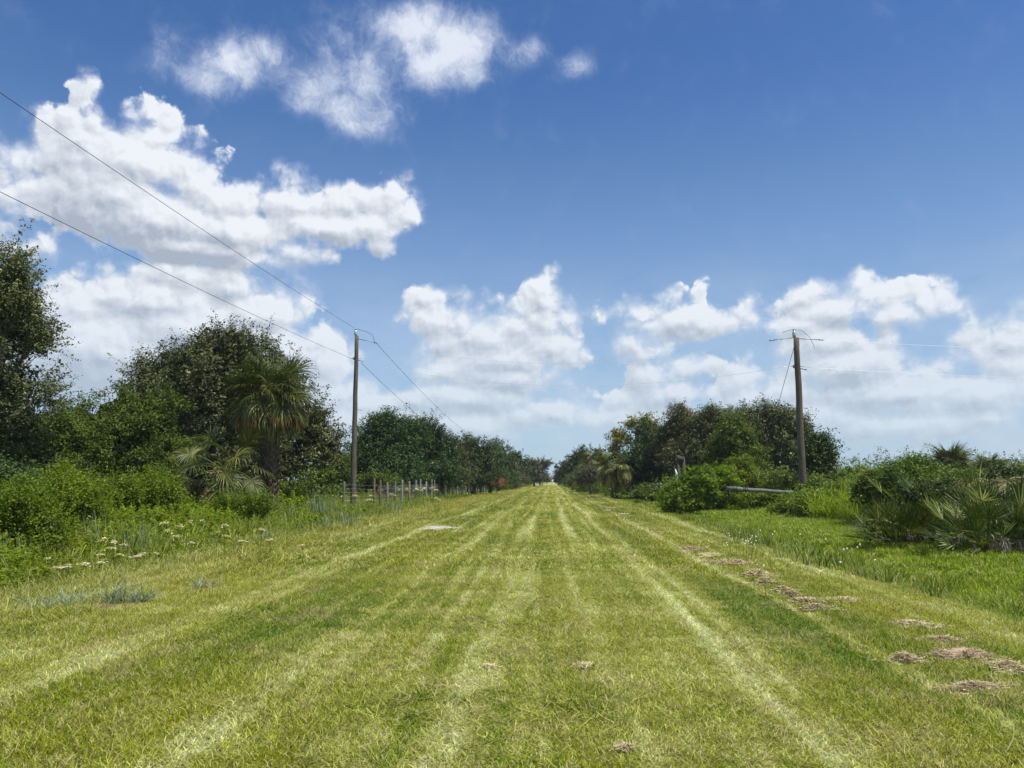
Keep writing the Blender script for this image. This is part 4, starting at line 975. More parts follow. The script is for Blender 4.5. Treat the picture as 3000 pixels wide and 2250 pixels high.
# ================================================================ poles and wires
def insulator(mb_metal, mb_disc, a, b, discs=5):
    a, b = Vector(a), Vector(b); d = (b - a); L = d.length; d.normalize()
    mb_metal.tube([a, b], .018, 6)
    for k in range(discs):
        c = a + d * L * (.28 + .42 * k / (discs - 1))
        mb_disc.tube([c - d * .018, c - d * .004, c + d * .012], [.02, .075, .03], 12)
def utility_pole(label, px, Y, top_py, r0, r1, strings, cap=True, neutral=None, detail=True, dark=False, lean=0):
    top = at(px, top_py, Y); x = top.x; z = gz(x, Y)
    root = empty('utility_pole', (x, Y, z), label, 'utility pole')
    rd = random.Random(int(px)); H = top.z; mb = MB(); n = 12
    caph = .42 if cap else 0
    pts = [(x + .012 * rd.gauss(0, 1) + lean * i / n, Y, z - .3 + (H - caph - z + .3) * i / n) for i in range(n + 1)]
    mb.tube(pts, [r0 + (r1 - r0) * i / n for i in range(n + 1)], 20)
    if detail:
        for k in range(14):                       # knots and old bolt holes
            zz = z + rd.uniform(1, H - z - .5); a = rd.uniform(-2.6, -.5); rr = r0 + (r1 - r0) * (zz - z) / (H - z)
            c = Vector((x + math.cos(a) * rr, Y + math.sin(a) * rr, zz)); mb.tube([c, c + Vector((math.cos(a), math.sin(a), 0)) * .012], .02, 6, tone=0)
    mb.build('shaft', M['pole'], root, smooth=False)
    zt = H - caph
    if cap:
        mb = MB(); xo = x - .07 + lean
        mb.tube([(xo, Y, zt - .35), (xo, Y, zt + .06)], .018, 6)
        mb.build('pin_bracket', M['steel'], root)
        mb = MB(); mb.tube([(xo, Y, zt + .03), (xo, Y, zt + .08), (xo, Y, zt + .30), (xo, Y, zt + .32), (xo, Y, zt + .36)], [.07, .085, .085, .04, .05], 14)
        mb.tube([(xo, Y, zt + .36), (xo, Y, zt + .42)], [.06, .045], 12)
        mb.build('pin_insulator', M['glazed'], root, smooth=False)
    for (s, ang, zz, L, dip) in strings:
        d = Vector((s * math.cos(ang), math.sin(ang), -dip)).normalized(); a = Vector((x + lean, Y, zz)) + d * r1
        b = a + d * L; m1, m2 = MB(), MB(); insulator(m1, m2, a, b)
        m1.tube([b, b + d * .22], [.03, .024], 6)
        st = m1.build('insulator_string', M['steel'], root)
        m2.build('disc', M['disc'], st)
    if neutral:
        mb = MB()
        for zz in neutral:
            mb.box((x - r1 - .03 + lean * .8, Y, zz), (.07, .1, .14)); mb.tube([(x - .3, Y - .02, zz), (x + .3, Y - .02, zz)], .014, 6)
            mb.tube([(x + r1, Y, zz - .09), (x + r1 + .3, Y, zz - .16)], [.02, .03], 6)
        mb.build('clamp', M['steel'], root)
    return root, Vector((x, Y, H))
def wire(label, a, b, sag, rad=.011, mat='wire', t0=0.0, t1=1.0, n=60, name='power_line'):
    a, b = Vector(a), Vector(b); mb = MB()
    pts = []
    for i in range(n + 1):
        t = t0 + (t1 - t0) * i / n; p = a.lerp(b, t); pts.append((p.x, p.y, p.z - 4 * sag * t * (1 - t)))
    mb.tube(pts, rad, 5)
    return tag(mb.build(name, M[mat], loc=pts[0]), label, 'power line', 'overhead wires')
PL, PR = 42.0, 36.0
zL = at(357, 329, PL).z; zR = at(795.5, 329, PR).z
rootL, tL = utility_pole('grey-brown wooden utility pole on the left beside the wire fence', 357, PL, 328.5, .165, .105,
    [(1, -.02, zL - .55, .95, .22)], neutral=[at(355, 358.5, PL).z])
rootR, tR = utility_pole('dark wooden utility pole on the right rising from the hedge', 795.5, PR, 329, .175, .125,
    [(-1, .05, at(790, 337.5, PR).z, .88, .10), (1, .02, at(800, 338.5, PR).z, .92, .06)], neutral=[at(795, 366.5, PR).z])
utility_pole('second utility pole far down the left side of the track', 502.6, 168, 442.7, .16, .11, [], cap=False, detail=False)
utility_pole('third utility pole just showing over the trees far down the left side', 519.5, 262, 456.3, .16, .11, [], cap=False, detail=False)
zLt = tL.z - .02; xL = tL.x; p2 = at(502.6, 443.5, 168); p2n = at(502.6, 449.5, 168)
nL = at(355.5, 359, PL)
wire('upper dark wire sweeping from the top left of the sky to the left pole top', (xL - .07, PL, zLt), (xL + .0, -55, zLt + .25), 1.05, .0075)
wire('lower dark wire sweeping from the left edge of the sky to the left pole', (nL.x - .15, PL, nL.z), (nL.x, -55, nL.z + .1), 1.25, .0075)
sR = Vector((xL + 1.1, PL - .02, zL - .8))
wire('upper wire running from the left pole down the track to the second pole', sR, p2, 2.2)
wire('lower wire running from the left pole down the track to the second pole', (nL.x + .3, PL, nL.z - .2), p2n, 2.75)
eU = at(779.5, 339.5, PR); eN = at(789.5, 366, PR)
wire('upper bright wire spanning from the left pole across to the right pole', sR, eU, 1.15, .007, 'bare_wire')
wire('lower bright wire spanning from the left pole across to the right pole', (nL.x + .4, PL, nL.z - .2), eN, 1.1, .008, 'bare_wire')
fU, fN = at(810.5, 339.2, PR), at(803.5, 367, PR)
wire('upper bright wire leaving the right pole to the right', fU, (60, 38, fU.z + .25), .85, .007, 'bare_wire')
wire('lower bright wire leaving the right pole to the right', fN, (60, 38, fN.z + .15), .85, .007, 'bare_wire')
# jumper loops at the pole tops, part of their pole
mb = MB(); o_ = Vector((tL.x, PL, tL.z))
mb.tube([o_ + Vector(v) for v in ((-.02, 0, -.02), (.25, 0, -.10), (.62, 0, -.22), (.85, 0, -.35), (.98, -.01, -.62), (1.02, 0, -.9))], .011, 5)
mb.build('jumper_wire', M['wire'], rootL)
mb = MB(); o_ = Vector((tR.x, PR, tR.z))
mb.tube([o_ + Vector(v) for v in ((-.6, 0, -.17), (-.3, 0, -.06), (-.07, 0, -.02), (.3, 0, -.08), (.62, 0, -.38), (.8, 0, -.78), (.83, 0, -.92))], .009, 5)
mb.build('jumper_wire', M['wire'], rootR)
# guy wire with its pale guard
g0, g1 = at(794, 347, PR), at(759.5, 472, 43.2); d = (g1 - g0); k = (g0.z - .05) / (g0.z - g1.z); g2 = g0 + d * k
root = empty('guy_wire', g2, 'steel guy wire slanting left and down from the right pole with a yellow guard', 'guy wire')
mb = MB(); mb.tube([g0, g2], .012, 5); mb.build('cable', M['wire'], root)
q = (g1.z - g2.z) / (g0.z - g2.z)
mb = MB(); mb.tube([g2.lerp(g0, .01), g2.lerp(g0, q)], [.04, .03], 8); mb.build('guard', M['yellow'], root)

# ================================================================ fences
def wire_fence():
    rd = random.Random(3); root = empty('wire_fence', (-9.75, 40, gz(-9.75, 40)), 'wire fence on wooden posts running beside the track on the left', 'fence', 'fences')
    ys = [39.4, 42.4, 43.6, 45.7] + [45.7 + 2.35 * k for k in range(1, 38)]
    tops = []
    for i, y in enumerate(ys):
        x = -9.75 + rd.gauss(0, .05) - (.9 if i == 0 else 0); z = gz(x, y); h = 1.75 + rd.gauss(0, .07)
        if i == 0: h = 1.6
        mb = MB(); r = .065 + .015 * rd.random()
        lean = rd.gauss(0, .02)
        mb.tube([(x, y, z - .2), (x + lean * .4, y, z + .3), (x + lean, y, z + h * .98), (x + lean, y, z + h)], [r, r, r * .93, r * .8], 9, tone=rd.random())
        mb.build('post', M['postred'] if i in (1, 2, 3) or (i > 4 and rd.random() < .2) else M['post'], root); tops.append((x, y, z, h))
    mb = MB()
    for k in range(7):
        zz = .25 + .2 * k
        mb.tube([(x + .08, y, z + zz) for x, y, z, h in tops], .0045, 3)
    for y in np.arange(43, 70, .3):
        mb.tube([(-9.67, y, gz(-9.75, y) + .25), (-9.67, y, gz(-9.75, y) + 1.45)], .003, 3)
    mb.build('wires', M['steel'], root)
wire_fence()
def field_fence():
    rd = random.Random(4); a = Vector((-26, 76, 0)); b = Vector((-9.9, 86, 0)); root = empty('wire_fence', (a.x, a.y, gz(a.x, a.y)), 'thin wire fence crossing the pasture behind the left fence posts', 'fence', 'fences')
    pts = []
    for i in range(9):
        p = a.lerp(b, i / 8); z = gz(p.x, p.y); mb = MB(); mb.tube([(p.x, p.y, z - .2), (p.x, p.y, z + 1.6 + rd.gauss(0, .05))], [.06, .05], 8, tone=rd.random()); mb.build('post', M['post'], root); pts.append((p.x, p.y, z))
    mb = MB()
    for k in range(6): mb.tube([(x, y, z + .3 + .24 * k) for x, y, z in pts], .012, 3)
    mb.build('wires', M['steel'], root)
field_fence()
def board_fence():
    rd = random.Random(6); root = empty('board_fence', (9.0, 55, gz(9, 55)), 'grey weathered board fence with two rails behind the right bushes', 'fence', 'fences')
    ys = [54.5 + 2.3 * i for i in range(22)]
    for i, y in enumerate(ys):
        x = 9.0 - .012 * (y - 55); z = gz(x, y); h = 1.45 + rd.gauss(0, .04) + (.25 if i == 1 else 0)
        mb = MB(); mb.box((x, y, z + h / 2 - .1), (.16, .16, h + .2), rd.gauss(0, .05), tone=rd.random()); mb.build('post', M['grey_wood'], root)
        if i < len(ys) - 1:
            for zz in (.55, .92, 1.28):
                mb = MB(); y2 = ys[i + 1]; mb.box((x - .095, (y + y2) / 2, z + zz + rd.gauss(0, .015)), (.03, 2.28, .16), .012, tone=rd.random(), tilt=(rd.gauss(0, .006), 0, 0))
                mb.build('rail', M['grey_wood'], root)
board_fence()
def gate_posts():
    p = at(682, 480, 50); x = p.x; z = gz(x, 50); root = empty('gate_frame', (x, 50, z), 'pair of tall dark posts joined by boards among the right side trees', 'gate posts')
    for dx, h, ln in ((-.20, 3.35, .04), (.16, 3.2, .16)):
        mb = MB(); mb.tube([(x + dx + ln, 50, z - .2), (x + dx, 50, z + h * .6), (x + dx - ln * .3, 50, z + h)], [.13, .12, .10], 10, tone=.2); mb.build('post', M['pole'], root)
    mb = MB(); mb.box((x - .05, 49.87, z + 1.55), (.5, .05, .35), tone=.2); mb.box((x - .08, 49.87, z + 3.12), (.42, .06, .3), tone=.0); mb.build('board', M['pole'], root)
    x2 = at(676.5, 480, 50).x
    r2 = empty('fence_post', (x2, 50, z), 'short grey post with a white cap left of the tall gate posts', 'post')
    mb = MB(); mb.tube([(x2, 49.8, z - .2), (x2, 49.8, z + 2.0)], [.09, .08], 9); mb.build('shaft', M['grey_wood'], r2)
    mb = MB(); mb.tube([(x2 - .02, 49.8, z + 2.0), (x2 - .04, 49.8, z + 2.25), (x2 - .1, 49.8, z + 2.5)], [.09, .07, .01], 8); mb.build('cap', M['white'], r2)
gate_posts()
def log_rail():
    a, b = at(727, 488.4, 41.2), at(803, 493.4, 41.2); z = gz(a.x, a.y)
    root = empty('log_barrier', (a.x, a.y, z), 'horizontal weathered grey log held up over the right hedge', 'log rail')
    mb = MB(); n = 8; mb.tube([a.lerp(b, i / n) + Vector((0, 0, .01 * math.sin(i * 2))) for i in range(n + 1)], [.115 - .003 * i for i in range(n + 1)], 14, tone=.5); mb.build('log', M['grey_wood'], root)
    for t in (.10, .24): 
        c = a.lerp(b, t); d = (b - a).normalized()
        for j in (-1, 0, 1):
            mb = MB(); c2 = c + d * j * .09; mb.tube([c2 - d * .02, c2 + d * .02], .125, 14); mb.build('wire_band', M['wire'], root)
    for t in (.02, .97):
        c = a.lerp(b, t); mb = MB(); zz = gz(c.x, c.y); mb.tube([(c.x, c.y + .22, zz - .2), (c.x, c.y + .22, c.z + .1)], .1, 9, tone=.1); mb.build('post', M['pole'], root)
    e = at(818, 493.4, 41.2); mb = MB(); mb.tube([b, e], .014, 5); mb.build('wire', M['bare_wire'], root)
log_rail()
p = at(378.5 + 5, 490, 47); 
mk = empty('marker_post', (p.x + .1, 47, gz(p.x, 47)), 'small white marker stake beside the wire fence', 'marker')
p = at(391.5, 490, 50.5); mk.location = (p.x, 50.5, gz(p.x, 50.5)); mb = MB(); mb.tube([(p.x, 50.5, gz(p.x, 50.5)), (p.x, 50.5, 1.02)], .05, 8); mb.build('stake', M['white'], mk)
mb = MB(); mb.tube([(p.x, 50.5, 1.0), (p.x - .02, 50.5, 1.12)], [.09, .07], 8); mb.build('cap', M['white'], mk)

# far traffic on the crossing road
vx = at(553.5, 480.8, 640); v = empty('parked_van', (vx.x, 640, .1), 'tiny pale vehicle on the crossing road at the far end of the track', 'vehicle'); mb = MB()
mb.box((vx.x, 640, .95), (4.2, 1.9, 1.0)); mb.box((vx.x + .3, 640, 1.75), (2.6, 1.7, .62)); mb.build('body', M['white'], v)
for dx in (-1.35, 1.35):
    mb = MB(); mb.tube([(vx.x + dx, 639.0, .45), (vx.x + dx, 639.2, .45)], .34, 12); mb.build('wheel', M['wire'], v)
# a bird far up
bp = at(118, 387, 60); mb = MB()
mb.tube([bp + Vector((-.16, 0, 0)), bp, bp + Vector((.14, 0, .02))], [.01, .045, .012], 6)
mb.add([tuple(bp + Vector(q)) for q in ((-.05, 0, .02), (.06, 0, .02), (.0, -.34, .14), (-.08, -.33, .14))], [[0, 1, 2, 3]])
mb.add([tuple(bp + Vector(q)) for q in ((-.05, 0, .02), (.06, 0, .02), (.0, .34, .14), (-.08, .33, .14))], [[0, 1, 2, 3]])
tag(mb.build('bird', M['wire'], loc=bp), 'small dark bird flying above the left trees', 'bird')

# ================================================================ clippings, tussocks, flowers, weeds
def hay(label, px, py, rx, ry, seed, h=.10, n=None, group='clumps of dry clippings'):
    z0 = 0; d = ray(px, py); t = (0.0 - CAM_Z) / d.z; x, y = d.x * t, d.y * t
    rg = np.random.RandomState(seed); n = n or int(5200 * max(.15, min(1.4, rx * ry * 4)))
    a = rg.rand(n) * 6.28; r = np.abs(rg.randn(n)) * .62 * (1 + .25 * np.sin(3 * a + seed) + .2 * np.sin(5 * a))
    px_ = x + rx * r * np.cos(a); py_ = y + ry * r * np.sin(a)
    hh = h * np.clip(1 - r ** 2, .05, 1) * (.75 + .4 * np.sin(px_ * 9 + seed) * np.sin(py_ * 7)); zz = hz(px_, py_) + .03 + hh * rg.rand(n) ** .4
    th = rg.rand(n) * 6.28; L = (.02 + .035 * rg.rand(n)); T = np.stack([np.cos(th), np.sin(th), rg.randn(n) * .22], -1); W = np.stack([-np.sin(th), np.cos(th), rg.randn(n) * .5], -1)
    C = np.stack([px_, py_, zz], -1); w = max(.0022, .00038 * y)
    V = np.stack([C - T * L[:, None] - W * w, C - T * L[:, None] + W * w, C + T * L[:, None] + W * w * .6, C + T * L[:, None] - W * w * .6], 1).reshape(-1, 3)
    F = np.arange(4 * n, dtype=np.int32).reshape(n, 4)
    # a low solid heart under the straws
    m = 24; V2 = [(x, y, gz(x, y) + .02 + h * .8)]
    for q, hq in ((.4, .5), (.62, .1), (.72, -.3)):
        for k in range(m):
            aa = 2 * math.pi * k / m; rr = q * (1 + .25 * math.sin(3 * aa + seed) + .2 * math.sin(5 * aa)) * .95
            xx, yy = x + rx * rr * math.cos(aa), y + ry * rr * math.sin(aa); V2.append((xx, yy, gz(xx, yy) + .02 + h * hq))
    F2 = [[0, 1 + k, 1 + (k + 1) % m] for k in range(m)] + [[1 + j * m + k, 1 + (j + 1) * m + k, 1 + (j + 1) * m + (k + 1) % m, 1 + j * m + (k + 1) % m] for j in range(2) for k in range(m)]
    if h < .008: V2, F2 = V2[:1], []
    o = len(V); Va = np.concatenate([V, np.array(V2).reshape(-1, 3)]); Fa = F.tolist() + [[i + o for i in f] for f in F2]
    tn = np.concatenate([np.repeat(rg.rand(n), 4), np.full(len(V2), .5)])
    ob = mesh_obj('clippings_clump', Va, Fa, M['hay'], attrs={'tone': tn}, loc=(x, y, gz(x, y)))
    return tag(ob, label, 'dry clippings', group)
HAY = [
 ('longest ridge of brown dry clippings in the row on the right', 755, 577, .34, .30, .11), ('clump of brown clippings just below the longest ridge', 764, 585, .24, .16, .10),
 ('small brown clippings clump in the middle of the row', 783, 594, .24, .18, .09), ('rounded brown clump above the split end of the row', 790, 598, .16, .14, .10),
 ('wide brown clippings mound at the lower end of the row', 806, 605, .36, .17, .12), ('low straw scatter under the wide mound in the row', 816, 611, .22, .14, .06),
 ('dark small clump just right of the clippings row', 846, 604, .20, .16, .08), ('flat thin brown clippings at the upper end of the row', 729, 563, .42, .35, .07),
 ('faint brown patch of clippings beyond the row', 707, 555, .25, .4, .05), ('farthest brown smear of clippings up the track edge', 690, 548, .28, .5, .05),
 ('thin straw-coloured clippings upslope near the right edge', 914, 627, .28, .22, .05), ('large pale brown clippings mound near the right edge', 962, 659, .34, .22, .12),
 ('small grey-brown clump left of the large pale mound', 905, 661, .14, .10, .07), ('nearest brown clippings mound at the lower right', 978, 690, .30, .15, .10),
 ('straw patch above the large pale mound by the right edge', 945, 643, .26, .16, .06), ('tan straw patch touching the right edge', 1010, 672, .22, .2, .06),
 ('small brown straw spot in the middle of the mown track', 490, 667, .10, .08, .008), ('dry tan straw wisp near the bottom of the track', 626, 757, .10, .05, .007),
 ('tan straw spot right of the middle of the track', 582, 670, .10, .08, .008),
]
for i, (lb, px, py, rx, ry, h) in enumerate(HAY): hay(lb, px, py, rx * .85, ry * .85, 200 + i, h * .75, n=110 if h < .01 else None)
for i in range(16):                         # thinner scatter that carries the row away up the track
    y = 24 + i * 2.6; x = 3.15 + .25 * math.sin(i * 1.7); p = Vector((x, y, 0))
    c = CM.transposed() @ (p - Vector((0, 0, CAM_Z))); px = 512 + FPX * c.x / -c.z; py = 384 - FPX * c.y / -c.z
    hay('thin brown clippings scatter far up the right edge of the track', px, py, .22, .5, 240 + i, .02, 380)


# ================================================================ weeds and wild flowers
M['soil'] = plain('dry_soil_and_thatch', (.20, .145, .095), .95, .05, var=.4, scale=14)
o = sheet('bare_soil', -5.5, 9.9, .85, .26, M['soil'], seed=21, jag=.4, lift=.004); o['kind'] = 'structure'
TG = 'blue-green tussocks on the left verge'
for i, (lb, px, Y, n, h) in enumerate([
    ('blue-green tussock with dead purple-grey base, tallest in the bare strip', 118, 10.2, 110, .46), ('blue-green tussock at the right of the bare soil strip', 153, 10.35, 100, .40),
    ('blue-green tussock left of the tallest one', 84, 10.1, 80, .36), ('faded grey-green tussock at the left end of the bare strip', 60, 9.6, 90, .36),
    ('bluish tussock standing in green grass right of the bare strip', 206, 11.6, 80, .34)]):
    reed_clump(lb, px, Y, 300 + i, n, h, .17, .009, 'bluegreen', 'tussock', 'tussock', TG, .65)
reed_clump('bright yellow-green broad leaf tuft near the left edge', 15, 12.2, 310, 16, .5, .08, .03, 'lime', 'broad_leaf_tuft', 'tussock', None, .3)
# standing pale stems in the wet strip
SG = 'pale blue-grey stem clumps in the wet strip'
SLB = ['twin pale stems at the left of the wet strip near the nearest leafy bush', 'tall single pale stems right of the twin pale stems', 'dense blue-grey stem clump below the middle of the left bushes', 'bright pale stems right of the dense blue-grey clump',
 'pale stems rising at the far left edge by the leafy bush', 'large misty grey stem clump left of the left utility pole base', 'grey stem clump below the shaggy palm trunk', 'short bluish stems between the grey clump and the left pole',
 'short bluish stems in the swale below the left pole', 'lone bluish stem patch at the grass edge below the palm', 'bluish stem patch left of the white sand patch, upper one', 'faint bluish stems before the wire fence posts']
for i, (px, Y, n, h, r) in enumerate([(92, 17, 26, 1.0, .25), (104, 17.5, 18, 1.1, .2), (138, 17, 60, .95, .35), (152, 17.5, 22, 1.1, .2), (12, 14, 30, .8, .3), (322, 33, 130, 1.35, .55), (290, 30, 60, .9, .4),
                                       (342, 31, 60, .7, .35), (352, 27, 60, .55, .3), (268, 21, 50, .5, .25), (330, 26, 50, .55, .3), (395, 40, 60, .8, .4)]):
    b = at(px, 480, Y); V, F, tn = blades(np.random.RandomState(330 + i), n, 2 * r, h, .012 if Y < 20 else .02, .14, 4, .15)
    V = V + np.array([b.x, Y, gz(b.x, Y) - .02]); o = mesh_obj('stem_clump', V, F, M['bluegreen'], attrs={'tone': tn}, loc=(b.x, Y, gz(b.x, Y)))
    tag(o, SLB[i], 'stems', SG)

# leafy bushes in the left undergrowth
LB = 'leafy bushes in the left undergrowth'
LBS = [
 ('bright leafy bush with small glossy leaves at the left edge, nearest of the bushes', 15.5, [(20, 522, 30, 18), (50, 530, 20, 16), (0, 540, 28, 20), (35, 546, 32, 12), (40, 510, 15, 11)], 'bright', 3000, 24, .055),
 ('tall sapling bush with light green shoots behind the nearest left bush', 19, [(64, 500, 15, 14), (84, 506, 14, 12), (58, 486, 7, 11), (75, 518, 22, 12)], 'bright', 1500, 22, .06),
 ('dark leafy bush at the left edge under the oak', 22, [(10, 494, 30, 16), (-15, 502, 28, 22)], 'dark', 1500, 24, .07),
 ('green bush with pointed shoots below the bushy tree', 23, [(112, 504, 15, 9), (128, 500, 9, 9), (100, 510, 18, 8)], 'bright', 1600, 22, .07),
 ('low leafy weed bush in front of the shaggy palm trunk', 26, [(222, 511, 10, 3.5), (262, 510, 10, 3.5), (243, 512, 12, 3)], 'bright', 600, 22, .07),
 ('green vine mound behind the first reddish fence posts', 50, [(370, 484, 14, 7), (385, 487, 12, 6)], 'mid', 800, 20, .11),
 ('reddish dry bush at the far end of the wire fence', 92, [(497, 484, 8, 3.5)], 'reddish', 260, 18, .12),
 ('twiggy olive bush between the left bushes and the oak shade', 24, [(150, 494, 16, 9), (165, 500, 14, 8)], 'bright', 1000, 22, .07),
]
M['reddish'] = leaf_mat('reddish_leaf', [(0, (.16, .08, .04)), (1, (.36, .20, .10))], .2)
for i, (lb, Y, lobes, mt, ncl, per, lf) in enumerate(LBS):
    shrub('leafy_bush', lb, 'bush', Y, lobes, mt, int(ncl * (.75 if i else 1)), per, lf, 400 + i, LB, fill=.5, spiky=.4, twig=.42, rough=.55, shell=.45, spread=.13, upness=1.6)

# white flat-topped flowers: stem and flower head, one object each
def umbel(seed):
    rg = np.random.RandomState(seed); rd = random.Random(seed); st = MB()
    H = 1.0; st.tube([(0, 0, 0), (.02, .01, .5), (0, .02, H * .85)], [.008, .007, .005], 4)
    for k in range(7):
        a = k * .9; st.tube([(0, .02, H * .85), (.09 * math.cos(a), .09 * math.sin(a), H * .97)], [.004, .003], 3)
    V = []; n = 46
    P = rg.randn(n, 3) * np.array([.055, .055, .026]) + np.array([0, .02, H]); P[:, 2] -= (P[:, 0] ** 2 + P[:, 1] ** 2) * 2
    Vh, Fh, tn = leaf_quads(rg, P, np.tile([0, 0, 1.], (n, 1)) + rg.randn(n, 3) * .35, .05, .9)
    Pl = rg.randn(40, 3) * np.array([.06, .06, .22]) + np.array([0, 0, .38]); Vl, Fl, tl = leaf_quads(rg, Pl, rg.randn(40, 3) + np.array([0, 0, 1]), .10, .3)
    def me(nm, V, F, tone, mat):
        return mesh_obj(nm, V, F, mat, attrs={'tone': tone}, link=False).data
    return (me('stem', np.concatenate(st.V), st.F, np.concatenate(st.A), M['herb']), me('leaves', Vl, Fl, tl, M['herb']), me('flower_head', Vh, Fh, tn, M['umbel']))
UM = [umbel(s) for s in (1, 2, 3)]
def flower(x, y, h, k, label, group, scale=None, wide=1.0):
    root = empty('umbel_flower', (x, y, gz(x, y)), label, 'wild flower', group); root.rotation_euler = (0, 0, k * 1.7); s = h; root.scale = (s * wide, s * wide, s)
    for nm, me in zip(('stem', 'leaves', 'flower_head'), UM[k % 3]):
        o = bpy.data.objects.new(nm, me); COL.objects.link(o); o.parent = root
rd = random.Random(9)
NF = [(8, 551), (18, 553), (4, 548), (22, 559), (50, 562), (58, 568), (70, 570), (85, 572), (86, 561), (98, 558), (107, 563), (110, 551), (117, 546), (127, 548), (120, 555), (135, 568), (144, 558), (146, 551), (102, 535),
      (105, 542), (163, 526), (178, 527), (190, 525), (203, 523), (180, 535), (171, 528), (223, 527), (228, 532), (215, 533), (258, 531), (273, 541), (196, 546), (154, 550), (302, 551), (240, 545), (64, 578), (96, 583)]
for k, (px, py) in enumerate(NF):
    px += rd.uniform(-4, 4); py += rd.uniform(-4, 4); Y = 12.5 + max(0, 575 - py) * .11 + rd.uniform(-.5, .5); t = at(px, py, Y); h = max(.35, t.z - gz(t.x, Y))
    flower(t.x, Y, h, k, 'cream flat-topped wild flower beside the nearest leafy bush at the left edge' if px < 88 else ('cream flat-topped wild flower among the blue-grey stems right of the leafy bush' if px < 170 else 'cream flat-topped wild flower in the weeds below the shaggy palm'), 'cream flowers in the left weeds', wide=rd.uniform(.55, .95) / h)
for k in range(26):
    px = rd.uniform(368, 440) if k < 18 else rd.uniform(335, 440); py = rd.uniform(487, 492) if k < 18 else rd.uniform(494, 501); Y = rd.uniform(48, 58) if k < 18 else rd.uniform(38, 43)
    t = at(px, py, Y); h = max(.4, t.z - gz(t.x, Y)); flower(t.x, Y, h, k, 'white flat-topped wild flower by the wire fence posts', 'white flowers by the wire fence', wide=1.5 / h)

# small white flowers over the right swale
def daisy():
    V = []; F = []
    for k in range(6):
        a = k * 1.047; c, s = math.cos(a), math.sin(a); b = len(V)
        V += [(0, 0, 1), (c * .5 - s * .22, s * .5 + c * .22, 1.05), (c, s, .98), (c * .5 + s * .22, s * .5 - c * .22, 1.05)]; F.append([b, b + 1, b + 2, b + 3])
    return V, F
dv, df = daisy()
dm = mesh_obj('flower_head', np.array(dv) * np.array([.016, .016, 1]), df, M['white'], link=False).data
sm = MB(); sm.tube([(0, 0, 0), (.01, 0, .5), (0, 0, 1)], [.004, .003, .003], 3)
smd = mesh_obj('stem', np.concatenate(sm.V), sm.F, M['herb'], attrs={'tone': np.concatenate(sm.A)}, link=False).data
for k in range(30):
    if k < 18: px, py = rd.gauss(745, 16), rd.gauss(541, 5)
    else: px, py = rd.uniform(750, 900), rd.uniform(535, 585)
    d = ray(px, py); t = (.28 - CAM_Z) / d.z; x, y = d.x * t, d.y * t
    r = empty('small_white_flower', (x, y, gz(x, y)), 'small white flower standing above the grass of the right swale', 'wild flower', 'small white flowers in the right swale'); h = .3 + .12 * rd.random() - min(0, gz(x, y)) * .8
    r.scale = (1.1, 1.1, h)
    for nm, me in (('stem', smd), ('flower_head', dm)):
        o = bpy.data.objects.new(nm, me); COL.objects.link(o); o.parent = r

# mixed leafy undergrowth nobody could count
def herb_proto(seed, h, n, leaf, spread):
    rg = np.random.RandomState(seed); V = []; F = []; T = []; o = 0
    ns = 14
    for i in range(ns):
        bx, by = rg.randn(2) * spread; hh = h * rg.uniform(.5, 1.1); lx, ly = rg.randn(2) * .15 * hh
        m = n // ns; u = rg.rand(m) ** .7; P = np.stack([bx + lx * u, by + ly * u, hh * (.12 + .88 * u)], -1) + rg.randn(m, 3) * np.array([.06, .06, .03]) * (1.3 - u)[:, None]
        Vq, Fq, tq = leaf_quads(rg, P, rg.randn(m, 3) * .7 + np.array([0, 0, 1.]), leaf, .38, np.clip(.25 + .5 * u + rg.randn(m) * .2, 0, 1))
        V.append(Vq); F.append(Fq + o); T.append(tq); o += len(Vq)
    return mesh_obj('herb', np.concatenate(V), np.concatenate(F), M['herb'], attrs={'tone': np.concatenate(T)}, link=False)
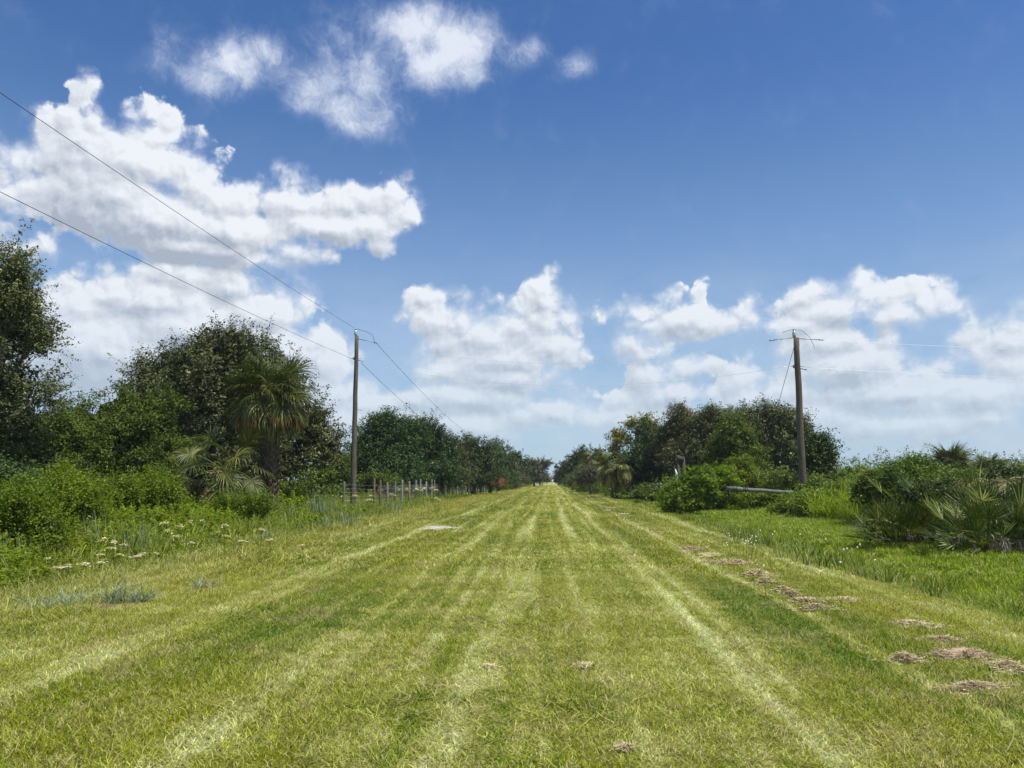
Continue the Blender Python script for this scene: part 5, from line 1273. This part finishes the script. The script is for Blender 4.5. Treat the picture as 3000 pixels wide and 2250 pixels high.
def undergrowth():
    rg2 = np.random.RandomState(5)
    pr = [herb_proto(s, .75, 900, .075, .24) for s in range(4)] + [herb_proto(10 + s, .85, 800, .13, .42) for s in range(3)]
    A = cells(11, 28, .5, -60, -8.6); B = cells(28, 90, 1.15, -60, -8.6); Cc = cells(28, 90, 1.3, 7.5, 40)
    A = A[rg2.rand(len(A)) < np.interp(A[:, 0], [-12, -9.9, -9.0, -8.6], [.98, .9, .5, .15])]; B = B[rg2.rand(len(B)) < np.interp(B[:, 0], [-13, -10, -9.2, -8.6], [.95, .85, .5, .2])]
    Cc = Cc[(Cc[:, 1] > 40) | (Cc[:, 0] > 12)]; Cc = Cc[rg2.rand(len(Cc)) < .6]; Cc = Cc[~((Cc[:, 0] < 12.5) & (Cc[:, 1] < 44))]
    P = np.concatenate([A, B, Cc]); idx = np.concatenate([rg2.randint(0, 4, len(A)), 4 + rg2.randint(0, 3, len(B) + len(Cc))])
    s = .5 + .55 * rg2.rand(len(P)); s *= np.interp(P[:, 0], [-30, -13, -10, -8.6, 7.5, 12], [1.9, 1.5, .95, .55, .5, .9])
    s *= np.where((P[:, 1] > 36) & (P[:, 0] > -16) & (P[:, 0] < 0), .55, 1.0)
    w = .9 + .4 * rg2.rand(len(P))
    scatter('undergrowth', np.stack([P[:, 0], P[:, 1], hz(P[:, 0], P[:, 1]) - .03], -1), np.stack([w, w, s], -1), rg2.rand(len(P)) * 6.28, idx, pr, M['herb'])
undergrowth()
def rushes():
    rg2 = np.random.RandomState(8)
    pr = [proto('rush_tuft', *blades(rg2, 46, .5, .42, .014, .35, 4, .35, clump=6), M['rush']) for _ in range(3)]
    n = 95; y = rg2.uniform(11, 36, n); x = 5.75 + rg2.randn(n) * .35 + .5 * np.sin(y * .25) + np.where(rg2.rand(n) < .4, 1.0, 0)
    P = np.stack([x, y, hz(x, y) - .02], -1)
    n2 = 60; y2 = rg2.uniform(26, 42, n2); x2 = -8.9 + rg2.randn(n2) * .35; P = np.concatenate([P, np.stack([x2, y2, hz(x2, y2)], -1)])
    s = .7 + .6 * rg2.rand(len(P))
    scatter('rushes', P, np.stack([s, s, s], -1), rg2.rand(len(P)) * 6.28, rg2.randint(0, 3, len(P)), pr, M['rush'])
rushes()

# ---------------------------------------------------------------- haze
def haze():
    mb = MB(); mb.box((0, 1900, 7), (7100, 4700, 17)); 
    m = bpy.data.materials.new('haze'); m.use_nodes = True; m.node_tree.nodes.clear(); t = NT(m.node_tree)
    v = t.n('ShaderNodeVolumePrincipled'); v.inputs['Color'].default_value = (.86, .92, 1, 1); v.inputs['Density'].default_value = HAZE
    v.inputs['Anisotropy'].default_value = 0.0
    m.node_tree.links.new(v.outputs[0], t.n('ShaderNodeOutputMaterial').inputs['Volume'])
    o = mb.build('haze', m); o['kind'] = 'stuff'
HAZE = .00022
haze()
